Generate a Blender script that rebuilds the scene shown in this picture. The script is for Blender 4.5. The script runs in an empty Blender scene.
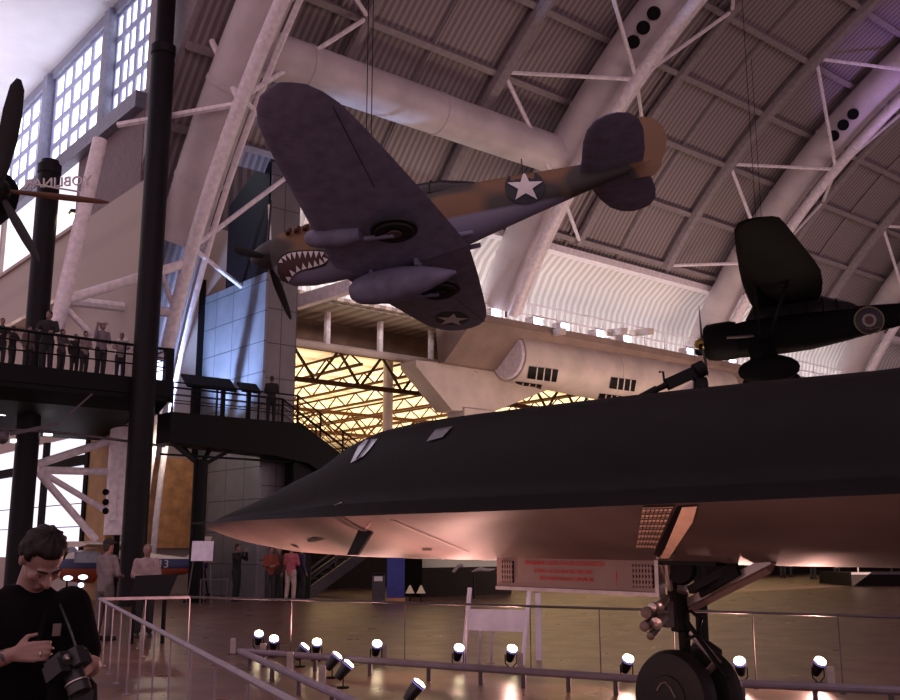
import bpy, bmesh, math, random
from mathutils import Vector, Matrix
from mathutils.bvhtree import BVHTree
random.seed(7)
S = bpy.context.scene
C = S.collection
PI = math.pi
R_ = math.radians

# ------------------------------------------------------------------ camera frame
CH = 1.7
PIT = math.atan(.197)
CP, SP = math.cos(PIT), math.sin(PIT)
FW = Vector((.64, .768, 0)); RT = Vector((.768, -.64, 0))
CAMP = Vector((0, 0, CH))

def ray(px, py):
    x, y = (px-450)/1000, (350-py)/1000
    r, f, u = x, CP-y*SP, SP+y*CP
    return (RT*r + FW*f + Vector((0, 0, u)))/f
def at(px, py, d): return CAMP + ray(px, py)*d
def on_x(px, py, X): q = ray(px, py); return CAMP + q*(X/q.x)
def on_y(px, py, Y): q = ray(px, py); return CAMP + q*(Y/q.y)
def on_z(px, py, z): q = ray(px, py); return CAMP + q*((z-CH)/q.z)
def rd(r, d, z=0.0): v = RT*r + FW*d; return Vector((v.x, v.y, z))

cam = bpy.data.cameras.new('camera'); co = bpy.data.objects.new('camera', cam); C.objects.link(co)
cam.sensor_fit = 'HORIZONTAL'; cam.sensor_width = 36; cam.lens = 40; cam.clip_end = 400; cam.clip_start = .05
fdir = Vector((FW.x*CP, FW.y*CP, SP))
co.location = CAMP; co.rotation_euler = fdir.to_track_quat('-Z', 'Y').to_euler()
S.camera = co
S.view_settings.view_transform = 'Standard'
try: S.view_settings.look = 'None'
except Exception: pass
S.view_settings.exposure = 0; S.view_settings.gamma = 1
S.cycles.max_bounces = 6; S.cycles.diffuse_bounces = 3; S.cycles.glossy_bounces = 3
S.cycles.sample_clamp_indirect = 4

# ------------------------------------------------------------------ materials
def mat(name, rgb, rough=.6, metal=0, var=.15, vs=6.0, emit=None, es=0, bump=0, spec=.5):
    m = bpy.data.materials.new(name); m.use_nodes = True
    nt = m.node_tree; b = nt.nodes['Principled BSDF']
    b.inputs['Roughness'].default_value = rough; b.inputs['Metallic'].default_value = metal
    b.inputs['Specular IOR Level'].default_value = spec
    tc = nt.nodes.new('ShaderNodeTexCoord'); nz = nt.nodes.new('ShaderNodeTexNoise')
    nz.inputs['Scale'].default_value = vs; nz.inputs['Detail'].default_value = 3
    nt.links.new(tc.outputs['Object'], nz.inputs['Vector'])
    cr = nt.nodes.new('ShaderNodeValToRGB')
    cr.color_ramp.elements[0].position = .3; cr.color_ramp.elements[1].position = .7
    cr.color_ramp.elements[0].color = (*[c*(1-var) for c in rgb], 1)
    cr.color_ramp.elements[1].color = (*[min(1, c*(1+var)) for c in rgb], 1)
    nt.links.new(nz.outputs['Fac'], cr.inputs['Fac']); nt.links.new(cr.outputs['Color'], b.inputs['Base Color'])
    if emit: b.inputs['Emission Color'].default_value = (*emit, 1); b.inputs['Emission Strength'].default_value = es
    if bump:
        bp = nt.nodes.new('ShaderNodeBump'); bp.inputs['Strength'].default_value = bump
        nt.links.new(nz.outputs['Fac'], bp.inputs['Height']); nt.links.new(bp.outputs['Normal'], b.inputs['Normal'])
    return m
def nodes_of(m): return m.node_tree.nodes, m.node_tree.links, m.node_tree.nodes['Principled BSDF']
def stripes(name, c0, c1, axis, period, rough=.6, duty=.5, emit=0, joint=None, bump=.4):
    """ribs across one axis; joint = (axis, period, colour factor) adds thin cross joints"""
    m = mat(name, c0, rough); n, l, b = nodes_of(m)
    tc = n.new('ShaderNodeTexCoord'); sx = n.new('ShaderNodeSeparateXYZ'); l.new(tc.outputs['Object'], sx.inputs[0])
    mu = n.new('ShaderNodeMath'); mu.operation = 'MULTIPLY'; mu.inputs[1].default_value = 2*PI/period
    l.new(sx.outputs[axis], mu.inputs[0])
    si = n.new('ShaderNodeMath'); si.operation = 'SINE'; l.new(mu.outputs[0], si.inputs[0])
    mr = n.new('ShaderNodeMapRange'); mr.inputs[1].default_value = -1+2*(1-duty)-.35; mr.inputs[2].default_value = -1+2*(1-duty)+.35
    l.new(si.outputs[0], mr.inputs[0])
    mx = n.new('ShaderNodeMix'); mx.data_type = 'RGBA'; mx.inputs[6].default_value = (*c0, 1); mx.inputs[7].default_value = (*c1, 1)
    l.new(mr.outputs[0], mx.inputs[0]); out = mx.outputs[2]
    nz = n.new('ShaderNodeTexNoise'); nz.inputs['Scale'].default_value = .35; l.new(tc.outputs['Object'], nz.inputs['Vector'])
    ov = n.new('ShaderNodeMix'); ov.data_type = 'RGBA'; ov.blend_type = 'MULTIPLY'; ov.inputs[0].default_value = .35
    l.new(out, ov.inputs[6]); l.new(nz.outputs['Color'], ov.inputs[7])
    hs = n.new('ShaderNodeHueSaturation'); hs.inputs['Saturation'].default_value = .95; l.new(out, hs.inputs['Color'])
    l.new(hs.outputs[0], b.inputs['Base Color'])
    if emit: l.new(hs.outputs[0], b.inputs['Emission Color']); b.inputs['Emission Strength'].default_value = emit
    if bump:
        bp = n.new('ShaderNodeBump'); bp.inputs['Strength'].default_value = bump; bp.inputs['Distance'].default_value = .1
        l.new(mr.outputs[0], bp.inputs['Height']); l.new(bp.outputs['Normal'], b.inputs['Normal'])
    return m
def glow(name, rgb, s):
    m = bpy.data.materials.new(name); m.use_nodes = True; n, l, b = nodes_of(m)
    b.inputs['Base Color'].default_value = (*[c*.5 for c in rgb], 1)
    b.inputs['Emission Color'].default_value = (*rgb, 1); b.inputs['Emission Strength'].default_value = s
    return m
def panels(name, c, joint, ax, pa, pb, rough=.35, metal=.3):
    """flat cladding panels with thin joints on axis ax (0/1) and z"""
    m = mat(name, c, rough, metal, .12, 1.5); n, l, b = nodes_of(m)
    tc = n.new('ShaderNodeTexCoord'); sx = n.new('ShaderNodeSeparateXYZ'); l.new(tc.outputs['Object'], sx.inputs[0])
    outs = []
    for a, p in ((ax, pa), (2, pb)):
        d = n.new('ShaderNodeMath'); d.operation = 'DIVIDE'; d.inputs[1].default_value = p; l.new(sx.outputs[a], d.inputs[0])
        f = n.new('ShaderNodeMath'); f.operation = 'FRACT'; l.new(d.outputs[0], f.inputs[0])
        g = n.new('ShaderNodeMath'); g.operation = 'LESS_THAN'; g.inputs[1].default_value = .035/p; l.new(f.outputs[0], g.inputs[0]); outs.append(g)
    mxm = n.new('ShaderNodeMath'); mxm.operation = 'MAXIMUM'; l.new(outs[0].outputs[0], mxm.inputs[0]); l.new(outs[1].outputs[0], mxm.inputs[1])
    mx = n.new('ShaderNodeMix'); mx.data_type = 'RGBA'; l.new(mxm.outputs[0], mx.inputs[0])
    src = b.inputs['Base Color'].links[0].from_socket
    l.new(src, mx.inputs[6]); mx.inputs[7].default_value = (*joint, 1); l.new(mx.outputs[2], b.inputs['Base Color'])
    return m

M = {}
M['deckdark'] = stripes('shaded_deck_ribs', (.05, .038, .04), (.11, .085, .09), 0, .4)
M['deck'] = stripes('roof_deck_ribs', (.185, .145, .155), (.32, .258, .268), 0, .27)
M['cove'] = stripes('cove_ribs', (.55, .5, .5), (.8, .76, .75), 0, .42)
M['purlin'] = mat('purlin_paint', (.27, .225, .24), .6)
M['tube'] = mat('truss_white_paint', (.86, .78, .83), .45)
M['duct'] = mat('duct_white_paint', (.58, .51, .53), .5, vs=.8)
M['grey_beam'] = mat('grey_painted_steel', (.2, .2, .27), .5)
M['dark'] = mat('dark_steel', (.004, .0035, .004), .55, spec=.15)
M['column'] = mat('dark_column_paint', (.009, .007, .010), .5, spec=.15)
M['rail'] = mat('railing_steel', (.085, .07, .08), .5, .3)
M['lightrail'] = mat('pale_railing', (.23, .19, .23), .45)
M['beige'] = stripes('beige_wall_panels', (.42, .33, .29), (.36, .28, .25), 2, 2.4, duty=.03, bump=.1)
M['ochre'] = mat('ochre_wall', (.42, .24, .1), .7, vs=2)
M['orange'] = mat('orange_wood_panel', (.55, .27, .11), .6, vs=3, var=.3)
M['whitewall'] = mat('white_soffit', (.72, .7, .72), .7, vs=1, var=.04)
M['brownband'] = stripes('brown_soffit_ribs', (.17, .12, .1), (.33, .24, .2), 0, .6)
M['ledge'] = mat('ledge_concrete', (.24, .165, .14), .8, vs=1.2)
M['drum'] = mat('air_drum_paint', (.56, .46, .42), .6, vs=1)
M['joist'] = mat('brown_lattice_paint', (.055, .022, .009), .7, spec=.1)
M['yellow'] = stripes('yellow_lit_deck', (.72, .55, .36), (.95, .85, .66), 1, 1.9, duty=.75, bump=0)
M['towerL'] = panels('tower_cladding_side', (.20, .2, .23), (.06, .06, .07), 1, 1.35, 1.1)
M['towerR'] = panels('tower_cladding_front', (.17, .155, .165), (.06, .05, .055), 0, .62, 1.25)
M['darkglass'] = mat('dark_tower_glass', (.010, .007, .009), .6, spec=.15)
M['darkwall'] = mat('dark_partition', (.010, .007, .007), .8, spec=.1)
M['pane'] = glow('overcast_sky_through_glass', (.80, .84, 1.0), 3.2)
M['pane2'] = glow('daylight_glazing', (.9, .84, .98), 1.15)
M['winframe'] = mat('window_frame_paint', (.28, .29, .42), .5, emit=(.25, .26, .5), es=.25)  # frames are no lamp; a faint blue glow is added to their paint
M['lens'] = glow('hot_lamp_lens', (1.0, .80, .5), 14)
M['flood'] = glow('blue_white_flood_lens', (.7, .75, 1.0), 12)
M['bluewin'] = glow('blue_lit_display', (.55, .6, 1.0), 5)
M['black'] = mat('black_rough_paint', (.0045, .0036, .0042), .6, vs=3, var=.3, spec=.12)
M['belly'] = mat('black_paint_lit_belly', (.085, .058, .053), .5, vs=1.3, var=.25)  # jet's black paint made paler and redder; spotlight glow put into the colour
M['doorgrey'] = mat('gear_door_paint', (.17, .115, .10), .5, vs=2)
M['ribpaint'] = mat('pale_rib_paint', (.85, .58, .42), .5)
M['metal'] = mat('bare_metal', (.45, .38, .36), .3, .8)
M['rubber'] = mat('tyre_rubber', (.011, .008, .009), .6, vs=20, spec=.25)
M['red'] = mat('red_stencil_paint', (.42, .035, .03), .6)
M['glass_sky'] = mat('cockpit_glass', (.42, .46, .55), .12, vs=3, var=.3)
M['glass_dark'] = mat('dark_canopy_glass', (.012, .011, .013), .25, spec=.3)
M['grille'] = stripes('grille_bars', (.05, .03, .025), (.62, .45, .33), 0, .05)
M['p_grey'] = mat('neutral_grey_underside', (.165, .152, .235), .6, vs=4, var=.18, spec=.2)
M['navy'] = mat('insignia_dark_blue', (.008, .009, .02), .6)
M['white'] = mat('white_paint', (.62, .58, .6), .6, var=.05)
M['lessred'] = mat('mouth_red', (.035, .006, .008), .6)
M['ink'] = mat('black_outline_paint', (.006, .005, .006), .6)
M['exhaust'] = mat('rusty_exhaust', (.11, .05, .03), .6, .4, vs=30)
M['lys'] = mat('night_black_dope', (.0028, .0024, .0028), .65, spec=.08)
M['gold'] = mat('brass_spinner', (.25, .15, .03), .35, .6)
M['roundel_y'] = mat('roundel_yellow', (.13, .1, .055), .6)
M['roundel_b'] = mat('roundel_blue', (.012, .01, .016), .6)
M['roundel_w'] = mat('roundel_grey', (.2, .17, .17), .6)
M['roundel_r'] = mat('roundel_red', (.05, .012, .012), .6)
M['skin'] = mat('skin', (.25, .135, .115), .5, var=.1, vs=12)
M['hair'] = mat('dark_hair', (.014, .008, .008), .6, vs=40, var=.5, bump=.5, spec=.2)
M['tee'] = mat('black_cotton', (.0045, .0035, .0045), .9, vs=20, spec=.05)
M['pale'] = mat('pale_cloth', (.4, .35, .34), .85, vs=8)
M['camera'] = mat('camera_plastic', (.01, .009, .01), .35)
M['blue'] = mat('blue_banner_cloth', (.045, .06, .28), .7)
M['signwhite'] = mat('sign_panel', (.82, .76, .92), .6, vs=3)

def camo():
    m = mat('brown_green_camouflage', (.1, .05, .025), .6); n, l, b = nodes_of(m)
    tc = n.new('ShaderNodeTexCoord')
    nz = n.new('ShaderNodeTexNoise'); nz.inputs['Scale'].default_value = .62; nz.inputs['Detail'].default_value = 1.0
    mp = n.new('ShaderNodeMapping'); mp.inputs['Location'].default_value = (1.3, 4.0, .4)
    l.new(tc.outputs['Object'], mp.inputs[0]); l.new(mp.outputs[0], nz.inputs['Vector'])
    cr = n.new('ShaderNodeValToRGB'); e = cr.color_ramp.elements
    e[0].position = .47; e[0].color = (.15, .075, .034, 1); e[1].position = .51; e[1].color = (.032, .025, .024, 1)
    l.new(nz.outputs['Fac'], cr.inputs['Fac'])
    sx = n.new('ShaderNodeSeparateXYZ'); l.new(tc.outputs['Object'], sx.inputs[0])
    # grey underside below a waterline that rises towards the tail
    wl = n.new('ShaderNodeMath'); wl.operation = 'MULTIPLY_ADD'; wl.inputs[1].default_value = -.05; wl.inputs[2].default_value = -.50
    l.new(sx.outputs[0], wl.inputs[0])
    sb = n.new('ShaderNodeMath'); sb.operation = 'SUBTRACT'; l.new(sx.outputs[2], sb.inputs[0]); l.new(wl.outputs[0], sb.inputs[1])
    mr = n.new('ShaderNodeMapRange'); mr.inputs[1].default_value = -.03; mr.inputs[2].default_value = .03; l.new(sb.outputs[0], mr.inputs[0])
    mx = n.new('ShaderNodeMix'); mx.data_type = 'RGBA'; mx.inputs[6].default_value = (.165, .152, .235, 1)
    l.new(mr.outputs[0], mx.inputs[0]); l.new(cr.outputs[0], mx.inputs[7]); l.new(mx.outputs[2], b.inputs['Base Color'])
    return m
M['camo'] = camo()
M['ink2'] = mat('dark_spinner_paint', (.02, .017, .02), .5)
def floor_mat():
    m = mat('polished_brown_concrete', (.135, .073, .052), .2, vs=.9, var=.35, spec=.4); n, l, b = nodes_of(m)
    tc = n.new('ShaderNodeTexCoord'); nz = n.new('ShaderNodeTexNoise'); nz.inputs['Scale'].default_value = 1.7; nz.inputs['Detail'].default_value = 6
    l.new(tc.outputs['Object'], nz.inputs['Vector'])
    mr = n.new('ShaderNodeMapRange'); mr.inputs[3].default_value = .2; mr.inputs[4].default_value = .42; l.new(nz.outputs['Fac'], mr.inputs[0]); l.new(mr.outputs[0], b.inputs['Roughness'])
    bp = n.new('ShaderNodeBump'); bp.inputs['Strength'].default_value = .015; bp.inputs['Distance'].default_value = .05
    n2 = n.new('ShaderNodeTexNoise'); n2.inputs['Scale'].default_value = 1.2; l.new(tc.outputs['Object'], n2.inputs['Vector'])
    l.new(n2.outputs['Fac'], bp.inputs['Height']); l.new(bp.outputs['Normal'], b.inputs['Normal'])
    return m
M['floor'] = floor_mat()

# ------------------------------------------------------------------ mesh builder
class MB:
    def __init__(s): s.v = []; s.f = []; s.mi = []; s.mats = []; s.k = 0
    def use(s, m):
        if m not in s.mats: s.mats.append(m)
        s.k = s.mats.index(m); return s
    def add(s, vs, fs):
        o = len(s.v); s.v += [Vector(v) for v in vs]
        for f in fs: s.f.append(tuple(i+o for i in f)); s.mi.append(s.k)
        return s
    def box(s, c, d, rot=None):
        c = Vector(c); hx, hy, hz = d[0]/2, d[1]/2, d[2]/2
        vs = [Vector((x, y, z)) for x in (-hx, hx) for y in (-hy, hy) for z in (-hz, hz)]
        if rot is not None: vs = [rot @ v for v in vs]
        return s.add([c+v for v in vs], [(0, 1, 3, 2), (4, 6, 7, 5), (0, 4, 5, 1), (2, 3, 7, 6), (0, 2, 6, 4), (1, 5, 7, 3)])
    def lohi(s, lo, hi): return s.box([(a+b)/2 for a, b in zip(lo, hi)], [abs(b-a) for a, b in zip(lo, hi)])
    def bar(s, a, b, w, h=None, up=(0, 0, 1)):
        a, b = Vector(a), Vector(b); h = h or w; d = b-a; L = d.length
        if L < 1e-6: return s
        x = d/L; z = Vector(up); y = z.cross(x)
        if y.length < 1e-4: y = Vector((0, 1, 0)).cross(x)
        y.normalize(); z = x.cross(y)
        return s.box((a+b)/2, (L, w, h), Matrix((x, y, z)).transposed())
    def tube(s, pts, r, n=10, cap=True):
        pts = [Vector(p) for p in pts]; rs = r if isinstance(r, (list, tuple)) else [r]*len(pts)
        vs, fs = [], []; ref = None
        for i, p in enumerate(pts):
            t = (pts[min(i+1, len(pts)-1)]-pts[max(i-1, 0)]).normalized()
            if ref is None: ref = Vector((0, 0, 1)) if abs(t.z) < .9 else Vector((1, 0, 0))
            u = (ref-t*ref.dot(t)).normalized(); ref = u; w = t.cross(u)
            for k in range(n):
                a = 2*PI*k/n; vs.append(p+(u*math.cos(a)+w*math.sin(a))*rs[i])
        for i in range(len(pts)-1):
            for k in range(n):
                k2 = (k+1) % n; fs.append((i*n+k, i*n+k2, (i+1)*n+k2, (i+1)*n+k))
        if cap: fs.append(tuple(range(n-1, -1, -1))); fs.append(tuple((len(pts)-1)*n+k for k in range(n)))
        return s.add(vs, fs)
    def loft(s, rings, cap=True):
        n = len(rings[0]); vs = [v for r in rings for v in r]; fs = []
        for i in range(len(rings)-1):
            for k in range(n):
                k2 = (k+1) % n; fs.append((i*n+k, i*n+k2, (i+1)*n+k2, (i+1)*n+k))
        if cap: fs.append(tuple(range(n-1, -1, -1))); fs.append(tuple((len(rings)-1)*n+k for k in range(n)))
        return s.add(vs, fs)
    def grid(s, rows):
        n = len(rows[0]); vs = [v for r in rows for v in r]; fs = []
        for i in range(len(rows)-1):
            for k in range(n-1): fs.append((i*n+k, i*n+k+1, (i+1)*n+k+1, (i+1)*n+k))
        return s.add(vs, fs)
    def lathe(s, prof, n=20, origin=(0, 0, 0), axis=(0, 0, 1)):
        """prof: (r, h) along axis"""
        ax = Vector(axis).normalized(); q = Vector((0, 0, 1)).rotation_difference(ax); o = Vector(origin); rings = []
        for r, h in prof:
            rings.append([o+q@Vector((r*math.cos(2*PI*k/n), r*math.sin(2*PI*k/n), h)) for k in range(n)])
        return s.loft(rings)
    def prism(s, poly, off):
        """closed polygon of 3D points extruded by the vector off"""
        n = len(poly); a = [Vector(p) for p in poly]; b = [p+Vector(off) for p in a]
        return s.add(a+b, [tuple(range(n-1, -1, -1)), tuple(range(n, 2*n))]+[(k, (k+1) % n, n+(k+1) % n, n+k) for k in range(n)])
    def ell(s, c, r, rot=None, nu=14, nv=9):
        c = Vector(c); rings = []
        for j in range(nv):
            th = PI*(j+.5)/nv
            ring = []
            for k in range(nu):
                a = 2*PI*k/nu; v = Vector((r[0]*math.sin(th)*math.cos(a), r[1]*math.sin(th)*math.sin(a), -r[2]*math.cos(th)))
                ring.append(c+(rot@v if rot is not None else v))
            rings.append(ring)
        return s.loft(rings)
    def caps(s, a, ra, b, rb, n=12):
        """tapered capsule"""
        a, b = Vector(a), Vector(b); t = (b-a).normalized(); pts = []; rs = []
        for k in range(4): an = PI/2*(1-k/4); pts.append(a-t*ra*math.sin(an)); rs.append(max(ra*math.cos(an), ra*.08))
        pts += [a, b]; rs += [ra, rb]
        for k in range(1, 5): an = PI/2*k/4; pts.append(b+t*rb*math.sin(an)); rs.append(max(rb*math.cos(an), rb*.08))
        return s.tube(pts, rs, n)
    def build(s, name, m=None, parent=None, world=False, smooth=False, angle=40):
        me = bpy.data.meshes.new(name); vs = s.v
        if world and parent is not None:
            r = parent
            while r.parent is not None: r = r.parent
            inv = r.matrix_basis.inverted(); vs = [inv@v for v in vs]
        me.from_pydata([tuple(v) for v in vs], [], s.f)
        for mm in ([m] if m is not None else s.mats): me.materials.append(mm)
        if m is None:
            me.polygons.foreach_set('material_index', s.mi)
        bm = bmesh.new(); bm.from_mesh(me); bmesh.ops.recalc_face_normals(bm, faces=bm.faces)
        if smooth:
            for f in bm.faces: f.smooth = True
            for e in bm.edges:
                if len(e.link_faces) == 2 and e.calc_face_angle(0) > R_(angle): e.smooth = False
        bm.to_mesh(me); bm.free()
        o = bpy.data.objects.new(name, me); C.objects.link(o)
        if parent is not None: o.parent = parent
        return o

def tag(o, label=None, cat=None, group=None, kind=None):
    if label: o['label'] = label
    if cat: o['category'] = cat
    if group: o['group'] = group
    if kind: o['kind'] = kind
    return o
def thing(name, label, cat, loc=(0, 0, 0), rotz=0, group=None, rot=None):
    o = bpy.data.objects.new(name, None); C.objects.link(o); o.empty_display_size = .2
    o.location = loc; o.rotation_euler = rot if rot is not None else (0, 0, rotz)
    o.matrix_basis = Matrix.Translation(Vector(loc)) @ (rot.to_matrix().to_4x4() if rot is not None else Matrix.Rotation(rotz, 4, 'Z'))
    return tag(o, label, cat, group)
def struct(name, mb, m=None, **k): return tag(mb.build(name, m, **k), kind='structure')
def copy_tree(o, parent=None):
    c = o.copy(); C.objects.link(c)
    if parent is not None: c.parent = parent
    for ch in list(o.children): copy_tree(ch, c)
    return c
def text(name, body, size, m, mtx, parent=None, depth=.004, align='CENTER', mirror=False):
    cu = bpy.data.curves.new(name, 'FONT'); cu.body = body; cu.size = size; cu.extrude = depth; cu.align_x = align; cu.align_y = 'CENTER'; cu.resolution_u = 3
    tmp = bpy.data.objects.new(name+'_outline', cu); C.objects.link(tmp)
    dg = bpy.context.evaluated_depsgraph_get(); dg.update()
    me = bpy.data.meshes.new_from_object(tmp.evaluated_get(dg)); bpy.data.objects.remove(tmp); bpy.data.curves.remove(cu)
    me.name = name; me.materials.clear(); me.materials.append(m)
    mm = mtx @ (Matrix.Scale(-1, 4, (1, 0, 0)) if mirror else Matrix())
    if parent is not None: mm = parent.matrix_basis.inverted() @ mm
    me.transform(mm)
    o = bpy.data.objects.new(name, me); C.objects.link(o)
    if parent is not None: o.parent = parent
    return o
def frame_mtx(o, x, z):
    """text plane: x along the writing, z its normal"""
    x = Vector(x).normalized(); z = Vector(z).normalized(); y = z.cross(x).normalized(); x = y.cross(z)
    m = Matrix((x, y, z)).transposed().to_4x4(); m.translation = Vector(o); return m
def bvh_of(objs):
    vs, ps = [], []
    for o in objs:
        b = len(vs); r = o
        mw = Matrix()
        while r is not None: mw = r.matrix_basis @ mw; r = r.parent
        vs += [mw@v.co for v in o.data.vertices]; ps += [tuple(b+i for i in p.vertices) for p in o.data.polygons]
    return BVHTree.FromPolygons(vs, ps)
def decal(name, poly, bvh, m, parent, off=.012, cuts=3, backup=8):
    """painted patch that lies on a surface: outline given in the photograph's pixels, laid on the mesh"""
    bm = bmesh.new(); f = bm.faces.new([bm.verts.new((x, y, 0)) for x, y in poly])
    bmesh.ops.triangulate(bm, faces=[f])
    if cuts: bmesh.ops.subdivide_edges(bm, edges=bm.edges[:], cuts=cuts, use_grid_fill=True)
    bm.verts.index_update(); mb = MB(); vs = []; last = None
    for v in bm.verts:
        q = ray(v.co.x, v.co.y).normalized(); h = bvh.ray_cast(CAMP, q)
        if h[0] is None: vs.append(None); continue
        nn = h[1] if h[1].dot(q) < 0 else -h[1]
        vs.append(h[0]+nn*off-q*off*.5)
    fs = [tuple(v.index for v in f.verts) for f in bm.faces]; bm.free()
    fs = [f for f in fs if all(vs[i] is not None for i in f)]
    ids = sorted({i for f in fs for i in f}); mp = {i: k for k, i in enumerate(ids)}
    mb.add([vs[i] for i in ids], [tuple(mp[i] for i in f) for f in fs])
    return mb.build(name, m, parent, world=True)
def light(kind, loc, e, color=(1, 1, 1), target=None, size=1, size_y=None, angle=60, blend=.4, radius=.1, name='lamp_light'):
    l = bpy.data.lights.new(name, kind); l.energy = e; l.color = color
    if kind == 'AREA':
        l.size = size
        if size_y: l.shape = 'RECTANGLE'; l.size_y = size_y
    if kind == 'SPOT': l.spot_size = R_(angle); l.spot_blend = blend; l.shadow_soft_size = radius
    if kind == 'POINT': l.shadow_soft_size = radius
    o = bpy.data.objects.new(name, l); C.objects.link(o); o.location = loc
    if target is not None: o.rotation_euler = (Vector(target)-Vector(loc)).to_track_quat('-Z', 'Y').to_euler()
    return o

# ------------------------------------------------------------------ setting: floor, vault, cove, far hall
mb = MB(); mb.lohi((-25, -25, -.3), (130, 90, 0)); struct('floor', mb, M['floor'])
VA, VB, VY0 = 38.0, 30.08, -1.68
def vpt(X, t, a=VA, b=VB): return Vector((X, VY0+a*math.cos(t), b*math.sin(t)))
T0 = math.asin(15.2/VB)
rows = [[vpt(X, T0+(R_(118)-T0)*k/60) for X in (12.6, 40, 70, 120)] for k in range(61)]
struct('ceiling', MB().grid(rows), M['deck'], smooth=True)
# lower vault left of the cove (behind the tower)
rows = [[vpt(X, R_(14)+(T0-R_(14))*k/12) for X in (12.6, 14, 15.6)] for k in range(13)]
struct('ceiling', MB().grid(rows), M['deck'], smooth=True)
# purlins along the hall, following the vault
n = 0
for k in range(19):
    t = R_(31.7+4.93*k)
    if 31.7+4.93*k > 118: break
    c = vpt(0, t); nrm = Vector((0, -math.cos(t), -math.sin(t)*VA/VB)).normalized(); c = c+nrm*.14
    n += 1; mb = MB(); mb.bar((12.7, c.y, c.z), (118, c.y, c.z), .24, .26, up=nrm); struct('trim_%d' % n, mb, M['purlin'])
# thin secondary ribs between the trusses
for X in (17.3, 21.4, 25.2, 32.6, 36.2, 40.0, 47.6, 51.2, 54.9, 62.5, 66.2, 69.6, 77.5):
    n += 1; mb = MB(); mb.tube([vpt(X, R_(30.5+3*k), VA-.12, VB-.12) for k in range(28)], .06, 5); struct('trim_%d' % n, mb, M['purlin'])

# light cove: white ribbed panel curved back behind the vault's lower edge
prof = [(31.05, 15.25), (31.7, 15.15), (32.6, 14.5), (33.2, 13.5), (33.45, 12.4), (33.4, 11.4)]
rows = [[Vector((X, y, z)) for X in (18.25, 60, 118)] for y, z in prof]
struct('wall_cove', MB().grid(rows), M['cove'], smooth=True)
mb = MB(); mb.lohi((18.25, 30.7, 15.0), (118, 31.2, 15.32)); struct('trim_40', mb, M['tube'])
mb = MB(); mb.lohi((27.2, 31.0, 11.15), (118, 33.6, 11.45)); mb.prism([(27.2, 31.0, 11.2), (27.2, 33.6, 11.2), (27.2, 33.45, 9.6), (27.2, 33.0, 9.6)], (90.8, 0, 0))
struct('wall_ledge', mb, M['ledge'])
mb = MB(); mb.lohi((18.4, 33.0, 11.45), (118, 37.0, 11.6)); struct('ceiling_soffit', mb, M['brownband'])
# far hall seen through the opening: lit ceiling with steel joists
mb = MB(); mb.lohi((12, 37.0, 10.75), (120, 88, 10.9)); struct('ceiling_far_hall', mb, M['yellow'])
mb = MB(); mb.lohi((12, 88, 0), (120, 88.3, 10.9)); struct('wall_far_hall', mb, M['darkwall'])
mb = MB(); mb.lohi((118, -25, 0), (118.3, 90, 33)); struct('wall_end', mb, M['darkwall'])
for i in range(27):
    X = 15+3.6*i
    mb = MB(); mb.lohi((X-.08, 37.3, 9.88), (X+.08, 84, 10.0)); mb.lohi((X-.06, 37.3, 10.55), (X+.06, 84, 10.65))
    y = 37.3
    while y < 70:
        mb.bar((X, y, 9.92), (X, y+1.0, 10.6), .06); mb.bar((X, y+1.0, 10.6), (X, y+2.0, 9.92), .06); y += 2.0
    tag(mb.build('ceiling_joist', M['joist']), 'brown open-web steel joist under the yellow lit ceiling of the far hall', 'joist', 'steel joists of the far hall ceiling')
# lattice girders across the joists
for j, (Y, z0, z1, st) in enumerate(((37.1, 8.85, 10.35, 1.5), (52, 8.6, 9.9, 1.6))):
    t = thing('lattice_girder', ['brown steel lattice girder along the front edge of the yellow lit opening', 'brown steel lattice girder deeper inside the yellow lit hall'][j], 'girder', (16, Y, z0))
    for k, z in enumerate((z0, z1)):
        mb = MB(); mb.lohi((16, Y-.1, z-.1), (92, Y+.1, z+.1)); mb.build('chord', M['joist'], t, world=True)
    mb = MB(); x = 16
    while x < 90:
        mb.bar((x, Y, z0), (x+st/2*1.6, Y, z1), .1); mb.bar((x+st/2*1.6, Y, z1), (x+st*1.6, Y, z0), .1); x += st*1.6
    mb.build('lattice_web', M['joist'], t, world=True)
for px, py in ((388, 392), (648, 430), (606, 430)):
    P = on_y(px, py, 38.2); mb = MB(); mb.tube([(P.x, 38.2, 0), (P.x, 38.2, 10.7)], .24 if px != 606 else .14, 10)
    tag(mb.build('steel_post', M['drum'] if px != 606 else M['joist']), {388: 'pale brown round post before the yellow lit ceiling, left of the air plenum', 648: 'pale brown post before the yellow ceiling, right of the plenum column', 606: 'thin dark post close to the right of the plenum column'}[px], 'post')
# gallery beam hung on posts under the soffit
A_ = on_y(296, 337, 35); B_ = on_y(492, 376, 35); zb = (A_.z+B_.z)/2
t = thing('gallery_beam', 'pale pipe beam hung from posts in front of the yellow lit opening', 'beam', (A_.x, 35, zb))
mb = MB(); mb.tube([(18.5, 35, zb), (60, 35, zb)], .17, 10); mb.build('pipe', M['drum'], t, world=True)
for px in (327, 380, 431, 470, 520):
    P = on_y(px, 340, 35); mb = MB(); mb.tube([(P.x, 35, zb), (P.x, 35, 11.45)], .14, 8); mb.build('post', M['tube'], t, world=True)
mb = MB(); mb.lohi((18.5, 36.6, 10.35), (60, 37.0, 11.45)); struct('trim_41', mb, mat('brown_fascia', (.15, .09, .065), .7, vs=1.5, var=.3))
A_ = on_y(296, 303, 33); B_ = on_y(352, 286, 31)
mb = MB(); mb.bar(A_, B_, .35, .5); tag(mb.build('white_beam', M['tube']), 'short bright white beam right behind the shark-mouthed fighter nose', 'beam')

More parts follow.
